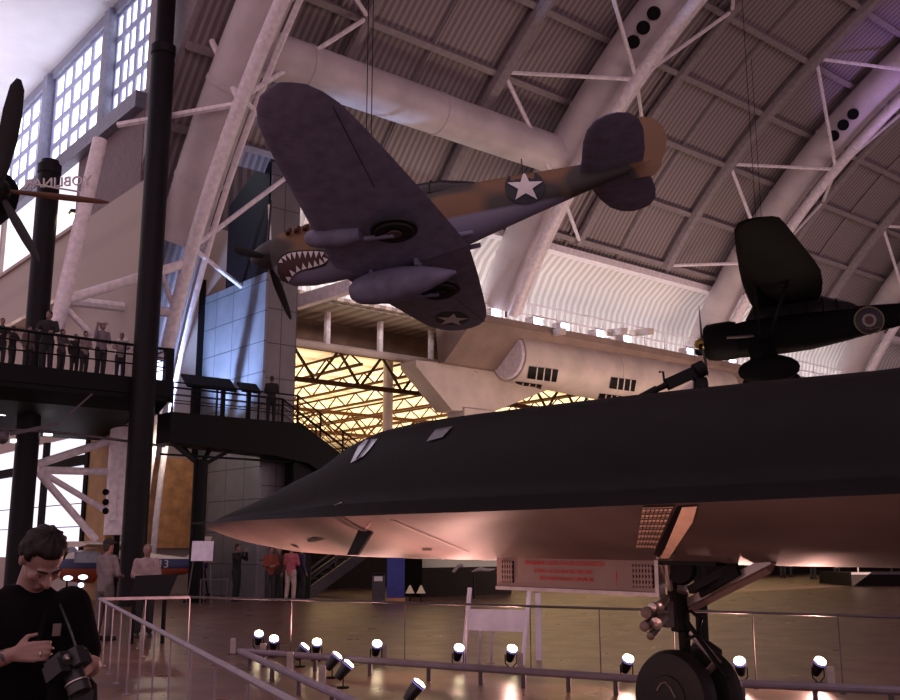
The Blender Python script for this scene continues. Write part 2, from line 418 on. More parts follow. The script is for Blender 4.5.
# ------------------------------------------------------------------ roof trusses and round ducts
IA, IB = 35.34, 27.86
def ipt(X, t): return Vector((X, VY0+IA*math.cos(t), IB*math.sin(t)))
TX = [14.08, 28.95, 43.82, 58.7, 73.6]
tl = ['white tubular roof truss rising at the left beside the panelled tower',
      'white tubular roof truss passing behind the tail of the shark-mouthed fighter',
      'white tubular roof truss passing behind the black high-wing plane',
      'white tubular roof truss at the right edge beyond the black plane',
      'farthest white tubular roof truss at the right edge']
din = [R_(31.7+10.1*k) for k in range(-1, 9)]; tin = [R_(24.6+10.2*k) for k in range(0, 9)]
for i, X in enumerate(TX):
    t = thing('roof_truss', tl[i], 'truss', ipt(X, R_(3)), group=None)
    mb = MB(); a0 = 2 if i == 0 else 24.3; mb.tube([ipt(X, R_(a0+(116-a0)*k/38)) for k in range(39)], .24, 12); mb.build('lower_chord', M['tube'], t, world=True, smooth=True)
    sides = (4.21,) if i == 0 else (-4.21, 4.21)
    for sgn in sides:
        mb = MB(); mb.tube([vpt(X+sgn, R_((31.4 if i else 18)+3*k), VA-.28, VB-.28) for k in range(30)], .3 if sgn < 0 else .22, 8); mb.build('upper_chord', M['purlin'], t, world=True, smooth=True)
        for k in range(0 if i == 0 else 1, 7):
            for a in (din[k], din[k+1]):
                if i == 0 and k > 4: continue
                mb = MB(); mb.tube([ipt(X, tin[k]), vpt(X+sgn, a, VA-.3, VB-.3)], .085, 6); mb.build('brace', M['tube'], t, world=True)
    if i == 0:
        for q in ((118, 125), (193, 0)):
            mb = MB(); mb.tube([ipt(X, R_(34.4)), at(q[0], q[1], 31)], .11, 6); mb.build('brace', M['tube'], t, world=True)
        mb = MB(); mb.tube([ipt(X, R_(20)), on_y(60, 300, 33.5)], .17, 8); mb.build('brace', M['tube'], t, world=True)
        mb = MB(); mb.tube([ipt(X, R_(20)), at(120, 155, 34.5)], .1, 8); mb.build('brace', M['tube'], t, world=True)
    # second, slimmer chord beside the first
    mb = MB(); mb.tube([ipt(X, R_(a0+(107-a0)*k/35))+Vector((.75, .35, .25)) for k in range(36)], .11, 8); mb.build('side_pipe', M['tube'], t, world=True, smooth=True)

def dpt(X, t): return Vector((X, VY0+36.6*math.cos(t), 29.3*math.sin(t)))
def duct(X, t0, t1, r, label, noz):
    t = thing('round_duct', label, 'duct', dpt(X, R_(t0)))
    N = 30; mb = MB(); mb.tube([dpt(X, R_(t0+(t1-t0)*k/N)) for k in range(N+1)], r, 20); mb.build('duct_pipe', M['duct'], t, world=True, smooth=True)
    a = t0+4
    while a < t1:
        p, q = dpt(X, R_(a)), dpt(X, R_(a+.25)); mb = MB(); mb.tube([p, q], r*1.04, 20); mb.build('seam_band', M['duct'], t, world=True); a += 6.2
    for a0 in noz:
        for k in range(3):
            p = dpt(X, R_(a0+1.1*k)); tow = Vector((0, -.9, -.45))
            v = (CAMP-p).normalized(); tan = (dpt(X, R_(a0+1))-dpt(X, R_(a0))).normalized(); v = (v-tan*v.dot(tan)).normalized()
            mb = MB(); mb.lathe([(.24, 0), (.27, .12), (.2, .14), (.05, .13)], 14, p+v*(r-.02), v); mb.build('nozzle', M['dark'], t, world=True)
duct(TX[2], 23.8, 88, .78, 'big round white air duct climbing the roof behind the black plane', (24.4, 47.2))
duct(TX[1], 24.5, 88, .78, 'big round white air duct climbing the roof above the fighter tail', (47.0,))
duct(TX[3], 25, 88, .78, 'big round white air duct climbing the roof at the right edge', ())
duct(TX[0]+.1, 24.5, 80, .82, 'big round white air duct climbing the roof at the left behind the dark column', ())
t = thing('cross_duct', 'big round white duct running level across the roof above the fighter wing', 'duct', dpt(TX[0], R_(37)))
c = dpt(0, R_(37.3)); mb = MB(); mb.tube([(TX[0]+.2, c.y, c.z), (TX[1]-.2, c.y, c.z)], .8, 22); mb.build('duct_pipe', M['duct'], t, world=True, smooth=True)
for X in (16.4, 22.2): mb = MB(); mb.tube([(X, c.y, c.z), (X+.1, c.y, c.z)], .83, 22); mb.build('seam_band', M['duct'], t, world=True)
# floor-standing duct with three nozzles at the left
P = on_y(117, 535, 32.2)
t = thing('upright_duct', 'white upright air duct with three round nozzles behind the left columns', 'duct', (P.x, P.y, 0))
mb = MB(); mb.tube([(P.x, P.y, P.z), (P.x, P.y, 8.5)], .42, 18); mb.build('duct_pipe', M['tube'], t, world=True, smooth=True)
mb = MB(); mb.tube([(P.x, P.y, 0), (P.x, P.y, P.z+.02)], .1, 10); mb.build('stand', M['dark'], t, world=True)
for py in (492, 502, 511):
    q = on_y(106, py, 31.85); mb = MB(); mb.lathe([(.09, 0), (.105, .08), (.08, .09), (.03, .06)], 12, q, -ray(106, py)+Vector((-.2, 0, 0))); mb.build('nozzle', M['dark'], t, world=True)
mb = MB(); q = on_y(112, 503, 31.8); mb.box(q, (.25, .12, 1.1)); mb.build('nozzle_plate', M['tube'], t, world=True)

# ------------------------------------------------------------------ large air drum with grilles, plenum column
P0 = on_y(509, 357, 32.3)
rr = 1.02
t = thing('air_drum', 'large pale horizontal air drum with dark grilles above the black jet', 'air duct', (P0.x, P0.y, P0.z))
X1 = P0.x+15.5; zc = P0.z
mb = MB(); mb.tube([(P0.x, P0.y, zc), (X1, P0.y, zc-.2)], [rr*1.12, rr*1.5], 28); mb.build('drum_shell', M['drum'], t, world=True, smooth=True)
mb = MB(); mb.lathe([(.01, 0), (rr*.95, 0), (rr, .06), (rr, .16)], 28, (P0.x-.12, P0.y, zc), (1, 0, 0)); mb.build('end_cap', M['tube'], t, world=True)
DR = bvh_of([t.children[0]])
for x0, x1, y0, y1 in ((529, 558, 366, 378), (516, 542, 381, 387), (611, 636, 377, 388), (600, 622, 393, 398)):
    s = .16*(x1-x0); g = decal('grille', [(x0, y0), (x1, y0+s*.8), (x1-2, y1+s*.8), (x0-2, y1)], DR, M['dark'], t, off=.03)
    for k in range(3):
        xa = x0+(x1-x0)*(k+1)/4; decal('grille_bar', [(xa, y0+s*.2*(k+1)), (xa+1.2, y0+s*.2*(k+1)), (xa, y1+s*.2*(k+1)), (xa-1.2, y1+s*.2*(k+1))], DR, M['drum'], g if False else t, off=.05, cuts=1)
mb = MB(); mb.tube([(P0.x+6.3, P0.y, zc-.08), (P0.x+6.4, P0.y, zc-.08)], rr*1.30, 28); mb.build('seam_band', M['drum'], t, world=True)
for k in range(3):
    xs = P0.x+3+5*k; mb = MB(); mb.tube([(xs, P0.y, zc+rr), (xs, 32.4, 9.9)], .08, 8); mb.build('hanger', M['drum'], t, world=True)
# plenum: column with flared head joined to the drum's left
Pc = on_y(472, 415, 34.0)
t = thing('air_plenum', 'pale air plenum with flared head on a square column, left of the drum', 'air duct', (Pc.x, Pc.y, 0))
wcol = .88
mb = MB(); mb.lohi((Pc.x-wcol, 33.5, 0), (Pc.x+wcol, 34.7, Pc.z+.2)); mb.build('column_duct', M['drum'], t, world=True)
tl_, tr_ = on_y(416, 360, 33.6), on_y(552, 376, 33.6); bl_, br_ = on_y(452, 410, 33.6), on_y(493, 412, 33.6); ml, mr = on_y(416, 366, 33.6), on_y(552, 388, 33.6)
mb = MB(); mb.prism([(p.x, 33.6, p.z) for p in (tl_, tr_, mr, br_, bl_, ml)], (0, 1.1, 0)); mb.build('flared_head', M['drum'], t, world=True)
e0 = on_y(456, 340, 34.0)
mb = MB(); mb.tube([(e0.x+.6, 34.2, tl_.z-.1), (e0.x+1.0, 34.2, 11.3)], [.75, .6], 18); mb.build('riser', M['drum'], t, world=True, smooth=True)

# ledge railing and floodlights
t = thing('ledge_railing', 'thin white railing along the bright ledge under the ribbed cove', 'railing', (29, 31.2, 11.45))
for z in (11.9, 12.4): mb = MB(); mb.tube([(23, 31.2, z), (62, 31.2, z)], .03, 6); mb.build('rail', M['tube'], t, world=True)
for k in range(26): mb = MB(); mb.tube([(23+1.56*k, 31.2, 11.45), (23+1.56*k, 31.2, 12.4)], .025, 6); mb.build('post', M['tube'], t, world=True)
lab = ['floodlight on the ledge just right of the fighter wing tip', 'second floodlight along the ledge from the fighter wing', 'third floodlight along the ledge from the fighter wing', 'fourth floodlight along the ledge, above the air drum', 'floodlight on the ledge left of the black plane propeller', 'floodlight on the ledge just under the black plane cowling', 'floodlight on the ledge under the black plane belly', 'floodlight on the ledge close to the black plane wheel']
for i, px in enumerate((497, 539, 566, 601, 628, 690, 731, 756)):
    P = on_y(px, 330, 31.05)
    t = thing('floodlight', 'bright blue-white '+lab[i], 'floodlight', (P.x, 31.12, 11.45), group='floodlights on the ledge')
    mb = MB(); mb.lohi((-.3, -.02, .03), (.3, .5, .38)); mb.build('housing', M['tube'], t)
    mb = MB(); mb.lohi((-.24, -.05, .06), (.24, -.02, .33)); mb.build('lens', M['flood'], t)
    mb = MB(); mb.lohi((-.08, .1, 0), (.08, .3, .04)); mb.build('foot', M['dark'], t)
    if i in (1, 3, 4):
        mb = MB(); mb.bar(P+Vector((.5, -1.0, -.15)), P+Vector((1.5, 1.0, .2)), .3, .3)
        tag(mb.build('ledge_bracket', M['drum']), ['', 'pale bracket beam poking over the ledge nearest the fighter wing', '', 'pale bracket beam poking over the ledge in the middle', 'pale bracket beam poking over the ledge nearest the black plane'][i], 'bracket')
P = on_y(507, 290, 31.05); t = thing('stage_lamp', 'black stage lamp mounted on the truss tube beside the fighter wing tip', 'lamp', P)
mb = MB(); mb.lathe([(.12, -.2), (.25, -.15), (.28, .3), (.2, .32)], 14, (0, 0, 0), (.2, 1, .5)); mb.build('can', M['dark'], t)
mb = MB(); mb.tube([(0, 0, 0), (0, .1, -1.2)], .04, 6); mb.build('bracket', M['dark'], t)

# ------------------------------------------------------------------ left: entrance bay
WX = 12.6
def wpane(name, num, px0, px1, cols, rows_n, z0, z1, m, fr=.2):
    y1, y0 = on_x(px0, 100, WX).y, on_x(px1, 100, WX).y
    t = tag(thing('window_%d' % num, None, None, (WX, (y0+y1)/2, z0)), kind='structure')
    mb = MB(); mb.lohi((WX+.12, y0, z0), (WX+.2, y1, z1)); mb.build('glazing', m, t, world=True)
    mb = MB()
    for k in range(cols+1):
        y = y0+(y1-y0)*k/cols; w = fr if k in (0, cols) else .16*(1.9 if k % 2 == 0 else 1); mb.lohi((WX+.05, y-w/2, z0), (WX+.11, y+w/2, z1))
    for k in range(rows_n+1):
        z = z0+(z1-z0)*k/rows_n; w = .3 if k in (0, rows_n) else .26; mb.lohi((WX+.06, y0, z-w/2), (WX+.11, y1, z+w/2))
    mb.build('frame', M['winframe'], t, world=True)
Z0, Z1 = 17.3, 21.6
wpane('w', 1, -34, -6, 6, 4, Z0, Z1, M['pane'])
wpane('w', 2, 2, 48, 6, 4, Z0, Z1, M['pane'])
wpane('w', 3, 54, 107, 6, 4, Z0, Z1, M['pane'])
wpane('w', 4, 111, 146, 5, 4, Z0, Z1, M['pane'])
mb = MB(); yb = on_x(146, 90, WX).y; mb.lohi((WX-.35, yb, 16.6), (WX+.3, 60, 17.2)); mb.lohi((WX-.1, yb, 21.55), (WX+.3, 60, 22.0)); struct('trim_42', mb, M['grey_beam'])
mb = MB()
for px in (51, 109): y = on_x(px, 100, WX).y; mb.lohi((WX-.3, y-.25, 16.7), (WX+.2, y+.25, 21.8))
struct('trim_43', mb, M['grey_beam'])
mb = MB(); mb.lohi((-14, 24, 22.0), (WX+.3, 70, 22.3)); struct('ceiling_entrance', mb, M['whitewall'])
gy_ = [22+(yb+.1-22)*k/12 for k in range(13)]
mb = MB(); mb.prism([(WX+.02, y, VB*math.sqrt(1-((y-VY0)/VA)**2)-.05) for y in gy_]+[(WX+.02, yb+.1, 28), (WX+.02, 22, 28)], (.15, 0, 0)); struct('wall_gable', mb, M['purlin'])
y0 = on_x(77, 190, WX).y
mb = MB(); mb.lohi((WX+.02, y0, 13.9), (WX+.1, 62, 16.6)); struct('window_5', mb, M['pane2'])
mb = MB()
for px in (8, 54): y = on_x(px, 200, WX).y; mb.lohi((WX-.15, y-.15, 13.9), (WX+.1, y+.15, 16.6))
mb.lohi((WX-.12, y0, 13.8), (WX+.1, 62, 13.95)); struct('trim_44', mb, M['beige'])
# side wall, with storefront openings in its foot
yw0, yw1 = on_x(88, 480, WX).y, on_x(48, 480, WX).y
yw2 = on_x(19, 480, WX).y
mb = MB(); mb.lohi((WX, 31.2, 5.6), (WX+.3, 62, 13.9)); mb.lohi((WX, yw0-1.2, 0), (WX+.3, yw0, 5.6)); mb.lohi((WX, yw0, 0), (WX+.3, 62, 1.3))
struct('wall_entrance', mb, M['beige'])
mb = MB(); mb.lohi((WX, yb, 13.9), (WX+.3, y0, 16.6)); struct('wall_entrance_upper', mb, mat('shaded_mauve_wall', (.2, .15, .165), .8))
mb = MB(); mb.lohi((WX-.02, yw0-1.9, 0), (WX+.28, yw0-.0, 6.0)); struct('wall_ochre', mb, M['ochre'])
for i, (a, b) in enumerate(((yw0, yw1+.3), (yw1+.6, 62))):
    mb = MB(); mb.lohi((WX+.1, a, 1.3), (WX+.2, b, 5.6)); struct('window_%d' % (6+i), mb, M['pane2'])
mb = MB()
for z in (4.7,): mb.lohi((WX-.05, yw0, z-.17), (WX+.12, 62, z+.17))
for y in (yw0+.1, yw1+.45): mb.lohi((WX-.08, y-.16, 1.3), (WX+.12, y+.16, 5.6))
for z in (2.4, 3.2): mb.lohi((WX+.06, yw0, z-.015), (WX+.12, 62, z+.015))
struct('trim_45', mb, M['darkwall'])
mb = MB(); mb.lohi((WX+.31, 35.4, 0), (19.0, 35.7, 14.2)); struct('wall_back', mb, M['beige'])
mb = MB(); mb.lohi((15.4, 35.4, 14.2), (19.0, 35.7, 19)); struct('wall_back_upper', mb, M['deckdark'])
mb = MB(); p0, p1 = on_y(150, 500, 35.2), on_y(196, 500, 35.2); mb.lohi((p0.x, 35.2, on_y(170, 548, 35.2).z), (p1.x+.4, 35.42, on_y(170, 458, 35.2).z)); struct('wall_orange', mb, M['orange'])
mb = MB(); mb.lohi((18.3, 36.0, 0), (100, 36.3, 3.2)); struct('wall_dark_foot', mb, M['darkwall'])

# dark round columns
for px, py, Y, r, lb in ((134, 545, 29.25, .37, 'thick dark round column through the overlook balcony, right one of the pair'), (19, 545, 31.6, .34, 'thick dark round column through the overlook balcony, beside the tall dark visitor')):
    P = on_y(px, py, Y); t = thing('support_column', lb, 'column', (P.x, Y, 0))
    top, zs = (21.35, 17.8) if px == 134 else (13.9, 13.75)
    mb = MB(); mb.tube([(P.x, Y, 0), (P.x, Y, zs), (P.x, Y, zs+.1), (P.x, Y, top)], [r, r, r*.8, r*.8], 20); mb.build('shaft', M['column'], t, world=True, smooth=True)
    mb = MB(); mb.tube([(P.x, Y, zs-.3), (P.x, Y, zs)], r*1.06, 20); mb.build('collar', M['column'], t, world=True)
# bracing tubes at the foot of the left truss
for k, (a, b, r, lb) in enumerate((((38, 464), (112, 440), .13, 'pale brace tube rising right from the left column'), ((38, 470), (112, 472), .12, 'pale level brace tube right of the left column'), ((38, 470), (108, 512), .10, 'pale brace tube falling right, upper of the two'), ((38, 472), (96, 540), .12, 'pale brace tube falling right, lower of the two'), ((66, 300), (190, 262), .16, 'long pale brace tube crossing above the balcony visitors'), ((64, 306), (92, 335), .1, 'short pale brace tube falling behind the balcony visitors'), ((100, 140), (56, 330), .24, 'thick pale strut leaning beside the left dark column'))):
    Y = 32.4 if k < 4 else 30.8
    mb = MB(); mb.tube([on_y(*a, Y), on_y(*b, Y)], r, 10); tag(mb.build('brace_tube', M['tube'], smooth=True), lb, 'brace')
for k, q in enumerate(((112, 250), (96, 250))):
    pass

# panelled tower
cx, cy = 17.0, 30.6
yL = on_x(205, 300, cx).y; xR = on_y(299, 250, cy).x; yU = on_x(226, 250, cx).y
t = thing('lift_tower', 'tall grey metal-panelled tower behind the fighter nose', 'tower', ((cx+xR)/2, (cy+yL)/2, 0))
zu = on_x(240, 283, cx).z
mb = MB().use(M['towerL']); mb.lohi((cx, cy, 0), (cx+.1, yL, zu)); mb.lohi((cx+.1, yL-.1, 0), (xR, yL, zu)); mb.build('side_cladding', None, t, world=True)
mb = MB(); mb.lohi((cx+.1, cy, 0), (xR, cy+.1, 15.5)); mb.lohi((xR-.1, cy+.1, 0), (xR, yL-.1, zu)); mb.build('front_cladding', M['towerR'], t, world=True)
ztop = on_x(262, 165, cx).z
mb = MB(); mb.prism([(cx+.05, cy+.1, zu), (cx+.05, yU, zu), (cx+.05, yU, ztop-.9), (cx+.05, cy+.9, ztop+.1), (cx+.05, cy+.1, 15.5)], (1.0, 0, 0)); mb.build('dark_upper_storey', M['darkglass'], t, world=True)
mb = MB(); mb.tube([on_x(269, 205, cx-.1), on_x(271, 262, cx-.1)], .05, 6); mb.build('conduit', M['tube'], t, world=True)
P = on_y(206, 330, yL); mb = MB(); mb.lohi((cx-.25, yL-.05, 4.5), (cx, yL+.3, 12)); mb.build('dark_edge', M['dark'], t, world=True)
# ------------------------------------------------------------------ black reconnaissance jet (nose towards the entrance)
SX = 7.6
def prof_px(lst): return [(on_x(px, py, SX).y, on_x(px, py, SX).z) for px, py in lst]
TOP = prof_px([(207, 524), (232, 513), (270, 497), (310, 477), (338, 463), (352, 452), (366, 441), (384, 432), (410, 425), (440, 419), (500, 411), (600, 399), (700, 388), (800, 378), (900, 369)])
BOT = prof_px([(207, 528), (225, 535), (250, 542.5), (300, 552), (360, 556.5), (430, 559), (520, 561), (620, 563), (760, 565.5), (900, 568)])
NY = TOP[0][0]
def lin(tab, y):
    if y >= tab[0][0]: return tab[0][1]
    for (a, za), (b, zb) in zip(tab, tab[1:]):
        if b <= y <= a: return za+(zb-za)*(a-y)/(a-b)
    return tab[-1][1]
def cw(s):
    tb = [(0, .03), (.5, .2), (1, .37), (2, .68), (3, .96), (4, 1.17), (5, 1.34), (6, 1.47), (8, 1.66), (10, 1.76), (13, 1.86), (16, 2.1), (22, 2.6)]
    for (a, x), (b, y) in zip(tb, tb[1:]):
        if a <= s <= b: return x+(y-x)*(s-a)/(b-a)
    return tb[-1][1]
def chz(s): return 2.075-.008*min(s, 9)
def upper_z(s, q):
    y = NY-s; zt, zc = lin(TOP, y), chz(s); hb = .55
    a = math.sqrt(max(0, 1-(q/hb)**2)); b = .42*(1-q)**1.15
    g = (a**3+b**3)**(1/3)/(1+.42**3)**(1/3)
    if s < 3: k = s/3; g = g*k+(1-q**1.3)*(1-k)
    return zc+max(zt-zc, .01)*g
def lower_z(s, q):
    y = NY-s; zb, zc = lin(BOT, y), chz(s)
    return zc-max(zc-zb, .01)*(1-q**1.7)**.85
SS = [0, .25, .5, .75, 1, 1.4, 1.8, 2.2, 2.6, 3, 3.4, 3.8, 4.1, 4.4, 4.7, 5, 5.4, 5.8, 6.3, 7, 7.7, 8.5, 9.3, 10, 10.8, 11.6, 12.4, 13.5, 15, 17, 19, 21]
QQ = [1, .96, .9, .82, .74, .66, .6, .56, .53, .5, .46, .4, .32, .22, .1]; QQ = QQ+[0]+[-q for q in reversed(QQ)]
jet = thing('spy_plane', 'large matt black reconnaissance jet with sharp flattened nose, standing on its nose wheels', 'aircraft', (SX, NY-9.3, 0))
up = [[Vector((SX-q*cw(s), NY-s, upper_z(s, abs(q)) if abs(q) < 1 else chz(s))) for q in QQ] for s in SS]
lo = [[Vector((SX-q*cw(s), NY-s, lower_z(s, abs(q)) if abs(q) < 1 else chz(s))) for q in QQ] for s in SS]
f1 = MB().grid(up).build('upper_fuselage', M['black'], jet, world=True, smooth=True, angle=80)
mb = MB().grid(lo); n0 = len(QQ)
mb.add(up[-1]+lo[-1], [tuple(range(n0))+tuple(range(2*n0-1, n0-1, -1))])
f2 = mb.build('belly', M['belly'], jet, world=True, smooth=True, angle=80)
JT = bvh_of([f1, f2])
mb = MB(); mb.tube([(SX, NY-.12, 2.07), (SX, NY+.5, 2.09), (SX, NY+.55, 2.09)], [.035, .018, .004], 8); mb.build('pitot_probe', M['black'], jet, world=True)
# windscreen: two glazed strips with a dark bar, and the side window
ws = tag(decal('windscreen', [(351, 463.5), (359, 446.5), (366, 440.5), (378, 439.5), (371, 449), (364, 456.5)], JT, M['glass_sky'], jet, off=.012), 'pale reflecting windscreen')
decal('windscreen_frame', [(356.5, 461), (366, 447), (370.5, 440), (372.5, 440), (368, 447.5), (359, 459.8)], JT, M['black'], jet, off=.025)
decal('side_window', [(427, 442.3), (436, 430.5), (453.5, 427), (443, 438)], JT, mat('dim_side_window', (.13, .125, .14), .2), jet, off=.015)
decal('panel_seam', [(334, 505.5), (342, 502), (342.6, 502.8), (334.6, 506.3)], JT, M['metal'], jet, off=.008, cuts=1)
# belly details
def belly_pt(px, py): 
    q = ray(px, py).normalized(); h = JT.ray_cast(CAMP, q); return h[0]
a = belly_pt(366, 531)
if a is None: a = at(366, 531, 12.5)
mb = MB(); b = a+Vector((.02, -.05, -.02)); tip = at(352, 555, (a.x*.64+a.y*.768)); 
mb.prism([a+Vector((0, .14, .02)), a+Vector((0, -.14, .02)), tip+Vector((0, -.1, 0)), tip+Vector((0, .1, 0))], (.03, 0, 0)); mb.build('blade_antenna', M['black'], jet, world=True)
decal('dark_belly_port', [(307, 539), (314, 537), (325, 538.5), (315, 541), (309, 541.5)], JT, M['black'], jet, off=.01, cuts=1)
decal('dark_belly_port', [(290, 543.5), (297, 545), (300, 548), (294, 546)], JT, M['black'], jet, off=.01, cuts=1)
decal('dark_belly_port', [(422, 548), (432, 548), (432, 549.6), (423, 549.6)], JT, M['black'], jet, off=.01, cuts=1)
decal('panel_seam', [(377, 514), (379, 514), (420, 531), (470, 552), (468, 552.6), (418, 532)], JT, M['doorgrey'], jet, off=.006, cuts=2)
decal('panel_seam', [(340, 517), (342, 517), (364, 530), (370, 522), (372, 522), (365, 533)], JT, M['doorgrey'], jet, off=.006, cuts=1)
# nose gear door hanging below the belly, with grilles at both ends and red stencilling
dx = SX-.42
d0, d1 = on_x(497, 586, dx), on_x(657, 596, dx)
dz = (d0.z+d1.z)/2; ztop = 1.74
gd = MB().prism([(dx, d0.y, ztop), (dx, d1.y, ztop), (dx, d1.y, dz), (dx, d0.y, dz)], (.05, 0, 0)).build('gear_door', M['doorgrey'], jet, world=True)
mb = MB(); mb.lohi((dx-.02, d1.y, dz-.02), (dx+.07, d0.y, dz+.015)); mb.lohi((dx-.02, d1.y-.04, dz-.02), (dx+.07, d1.y, ztop)); mb.build('door_edge', M['metal'], gd, world=True)
GD = bvh_of([gd])
for x0, x1, y0_, y1_ in ((501, 513, 561, 582), (631, 653, 565, 587)):
    mb = MB()
    q0, q1 = on_x(x0, (y0_+y1_)/2, dx-.012), on_x(x1, (y0_+y1_)/2, dx-.012); za, zb_ = on_x(x0, y0_, dx).z, on_x(x0, y1_, dx).z
    mb.lohi((dx-.012, q1.y, zb_), (dx, q0.y, za)); g = mb.build('door_grille', M['dark'], gd, world=True)
    mb = MB()
    nb = 5 if x0 < 600 else 7
    for k in range(nb): y = q1.y+(q0.y-q1.y)*(k+.5)/nb; mb.lohi((dx-.022, y-.009, zb_), (dx-.010, y+.009, za))
    for k in range(4): z = zb_+(za-zb_)*(k+.5)/4; mb.lohi((dx-.02, q1.y, z-.01), (dx-.008, q0.y, z+.01))
    mb.build('grille_bar', M['doorgrey'], gd, world=True)
for body, px, py, sz in (('WARNING GEAR DOOR PRESSURIZED', 563, 563.5, .062), ('STAND CLEAR BEFORE RELEASE', 562, 571.5, .055), ('SEE MAINTENANCE MANUAL', 566, 579, .055), ('!', 616, 579, .16)):
    p = on_x(px, py, dx-.004); text('stencil_lettering', body, sz, M['red'], frame_mtx(p, (0, -1, 0), (-1, 0, 0)), jet, .002)
# ribbed panel and bright strut plate inboard of the port chine
def slab(name, poly, m, dd, th=.03, par=jet):
    pts = []
    for px, py in poly:
        h = belly_pt(px, py); pts.append((h if h is not None else at(px, py, 8.6))-ray(px, py).normalized()*dd)
    return MB().prism(pts, ray(660, 530).normalized()*th).build(name, m, par, world=True)
A, B, C_, D = (643, 506), (674, 505), (655, 547), (636, 546)
lerp = lambda a, b, t: (a[0]+(b[0]-a[0])*t, a[1]+(b[1]-a[1])*t)
decal('ribbed_panel', [A, B, C_, D], JT, M['ribpaint'], jet, off=.014, cuts=4)
for k in range(8):
    u0, u1 = k/7-.02, k/7+.02; decal('panel_groove', [lerp(A, B, u0), lerp(A, B, u1), lerp(D, C_, u1), lerp(D, C_, u0)], JT, M['belly'], jet, off=.028, cuts=3)
for k in range(9):
    v0, v1 = k/8-.017, k/8+.017; decal('panel_groove', [lerp(A, D, v0), lerp(B, C_, v0), lerp(B, C_, v1), lerp(A, D, v1)], JT, M['belly'], jet, off=.028, cuts=3)
decal('door_plate', [(683, 505), (698, 504), (693, 520), (669, 556), (660, 556), (665, 547)], JT, M['ribpaint'], jet, off=.02, cuts=4)
slab('door_hinge', [(656, 556), (676, 553), (672, 562), (659, 562)], M['metal'], .05, .04)
decal('dark_slot', [(677, 506), (683, 505), (665, 547), (659, 556), (654, 553)], JT, M['dark'], jet, off=.012, cuts=4)
# open well behind the door and the far door
gx = SX-.2
mb = MB(); w0, w1 = on_x(660, 560, SX), on_x(745, 566, SX)
mb.lohi((SX-.42, w1.y, 1.545), (SX+.4, w0.y, 1.60)); mb.build('wheel_well', M['dark'], jet, world=True)
fd = MB(); q0, q1 = at(771, 567, 8.2), at(688, 609, 9.4)
fd.bar(q0, q1, .05, .09, up=(.5, -.2, .6)); fdo = fd.build('far_gear_door', M['doorgrey'], jet, world=True)
mb = MB(); mb.bar(q0+Vector((-.05, -.05, .06)), q1+Vector((-.05, -.05, .06)), .05, .07); mb.build('far_door_edge', M['metal'], jet, world=True)
mb = MB(); mb.bar(at(735, 566, 8.6), at(690, 590, 9.0), .05, .07); mb.bar(at(738, 569, 8.5), at(700, 592, 9.0), .03, .1); mb.build('door_linkage', M['dark'], jet, world=True)
# nose gear: twin wheels, strut, links
gy = on_x(674, 680, gx).y
WR = .405
for sx in (-.19, .19):
    c = Vector((SX+sx, gy, WR)); mb = MB(); mb.lathe([(.14, -.1), (WR*.72, -.115), (WR*.93, -.09), (WR, -.035), (WR, .035), (WR*.93, .09), (WR*.72, .115), (.14, .1)], 36, c, (1, 0, 0))
    wh = mb.build('nose_wheel', M['rubber'], jet, world=True, smooth=True, angle=35)
    mb = MB(); mb.lathe([(.02, -.125), (.19, -.118), (.2, -.1), (.2, .1), (.19, .118), (.02, .125)], 24, c, (1, 0, 0)); mb.build('wheel_hub', M['rubber'], wh, world=True)
    mb = MB(); mb.tube([c+Vector((-.13, -.1+.05*k, .02+.12*math.sin(k*.7))) for k in range(5)], .006, 5); mb.build('wheel_chalk_line', M['metal'], wh, world=True)
mb = MB(); mb.tube([(SX, gy, WR), (SX, gy+.02, .95), (SX, gy+.05, .96), (SX, gy+.1, 1.66)], [.055, .055, .09, .10], 14); mb.tube([(SX-.3, gy, WR), (SX+.3, gy, WR)], .05, 10); st = mb.build('gear_strut', M['black'], jet, world=True)
mb = MB(); mb.tube([(SX, gy-.06, .95), (SX-.02, gy-.33, .72), (SX, gy-.08, .5)], [.035, .045, .03], 8); mb.build('torque_link', M['metal'], jet, world=True)
mb = MB(); mb.tube([(SX-.05, gy-.05, 1.05), (SX-.05, gy-.45, .60)], .022, 8); mb.build('drag_brace', M['black'], jet, world=True)
mb = MB(); mb.tube([at(688, 560, 9.2), at(682, 592, 9.1)], .05, 8); mb.tube([at(666, 556, 9.0), at(670, 590, 9.1)], .03, 8); mb.build('retraction_strut', M['metal'], jet, world=True)
mb = MB(); mb.lathe([(.02, -.04), (.13, -.04), (.15, 0), (.13, .04), (.02, .04)], 20, at(681, 568, 9.0), (1, .2, 0)); mb.build('steering_drum', M['black'], jet, world=True)
random.seed(3)
for k, (px, py, r) in enumerate(((650, 612, .05), (656, 606, .04), (648, 624, .045), (660, 620, .055), (654, 632, .035), (663, 602, .04))):
    c = at(px, py, 8.95); mb = MB(); mb.lathe([(r*.4, -.1), (r, -.09), (r, .07), (r*.6, .1)], 12, c, (1, .3, .1*k)); mb.build('taxi_light_fitting', M['metal'] if k % 2 else M['belly'], jet, world=True)
mb = MB(); mb.tube([at(690, 610, 8.95), at(701, 620, 8.9), at(698, 634, 8.85), at(686, 640, 8.9)], .015, 6); mb.build('brake_hose', M['black'], jet, world=True)
mb = MB(); mb.box(at(666, 614, 9.05), (.09, .1, .22)); mb.bar(at(648, 609, 8.95), at(668, 612, 8.95), .03); mb.bar(at(648, 622, 8.95), at(668, 624, 8.95), .03); mb.build('light_bracket', M['belly'], jet, world=True)

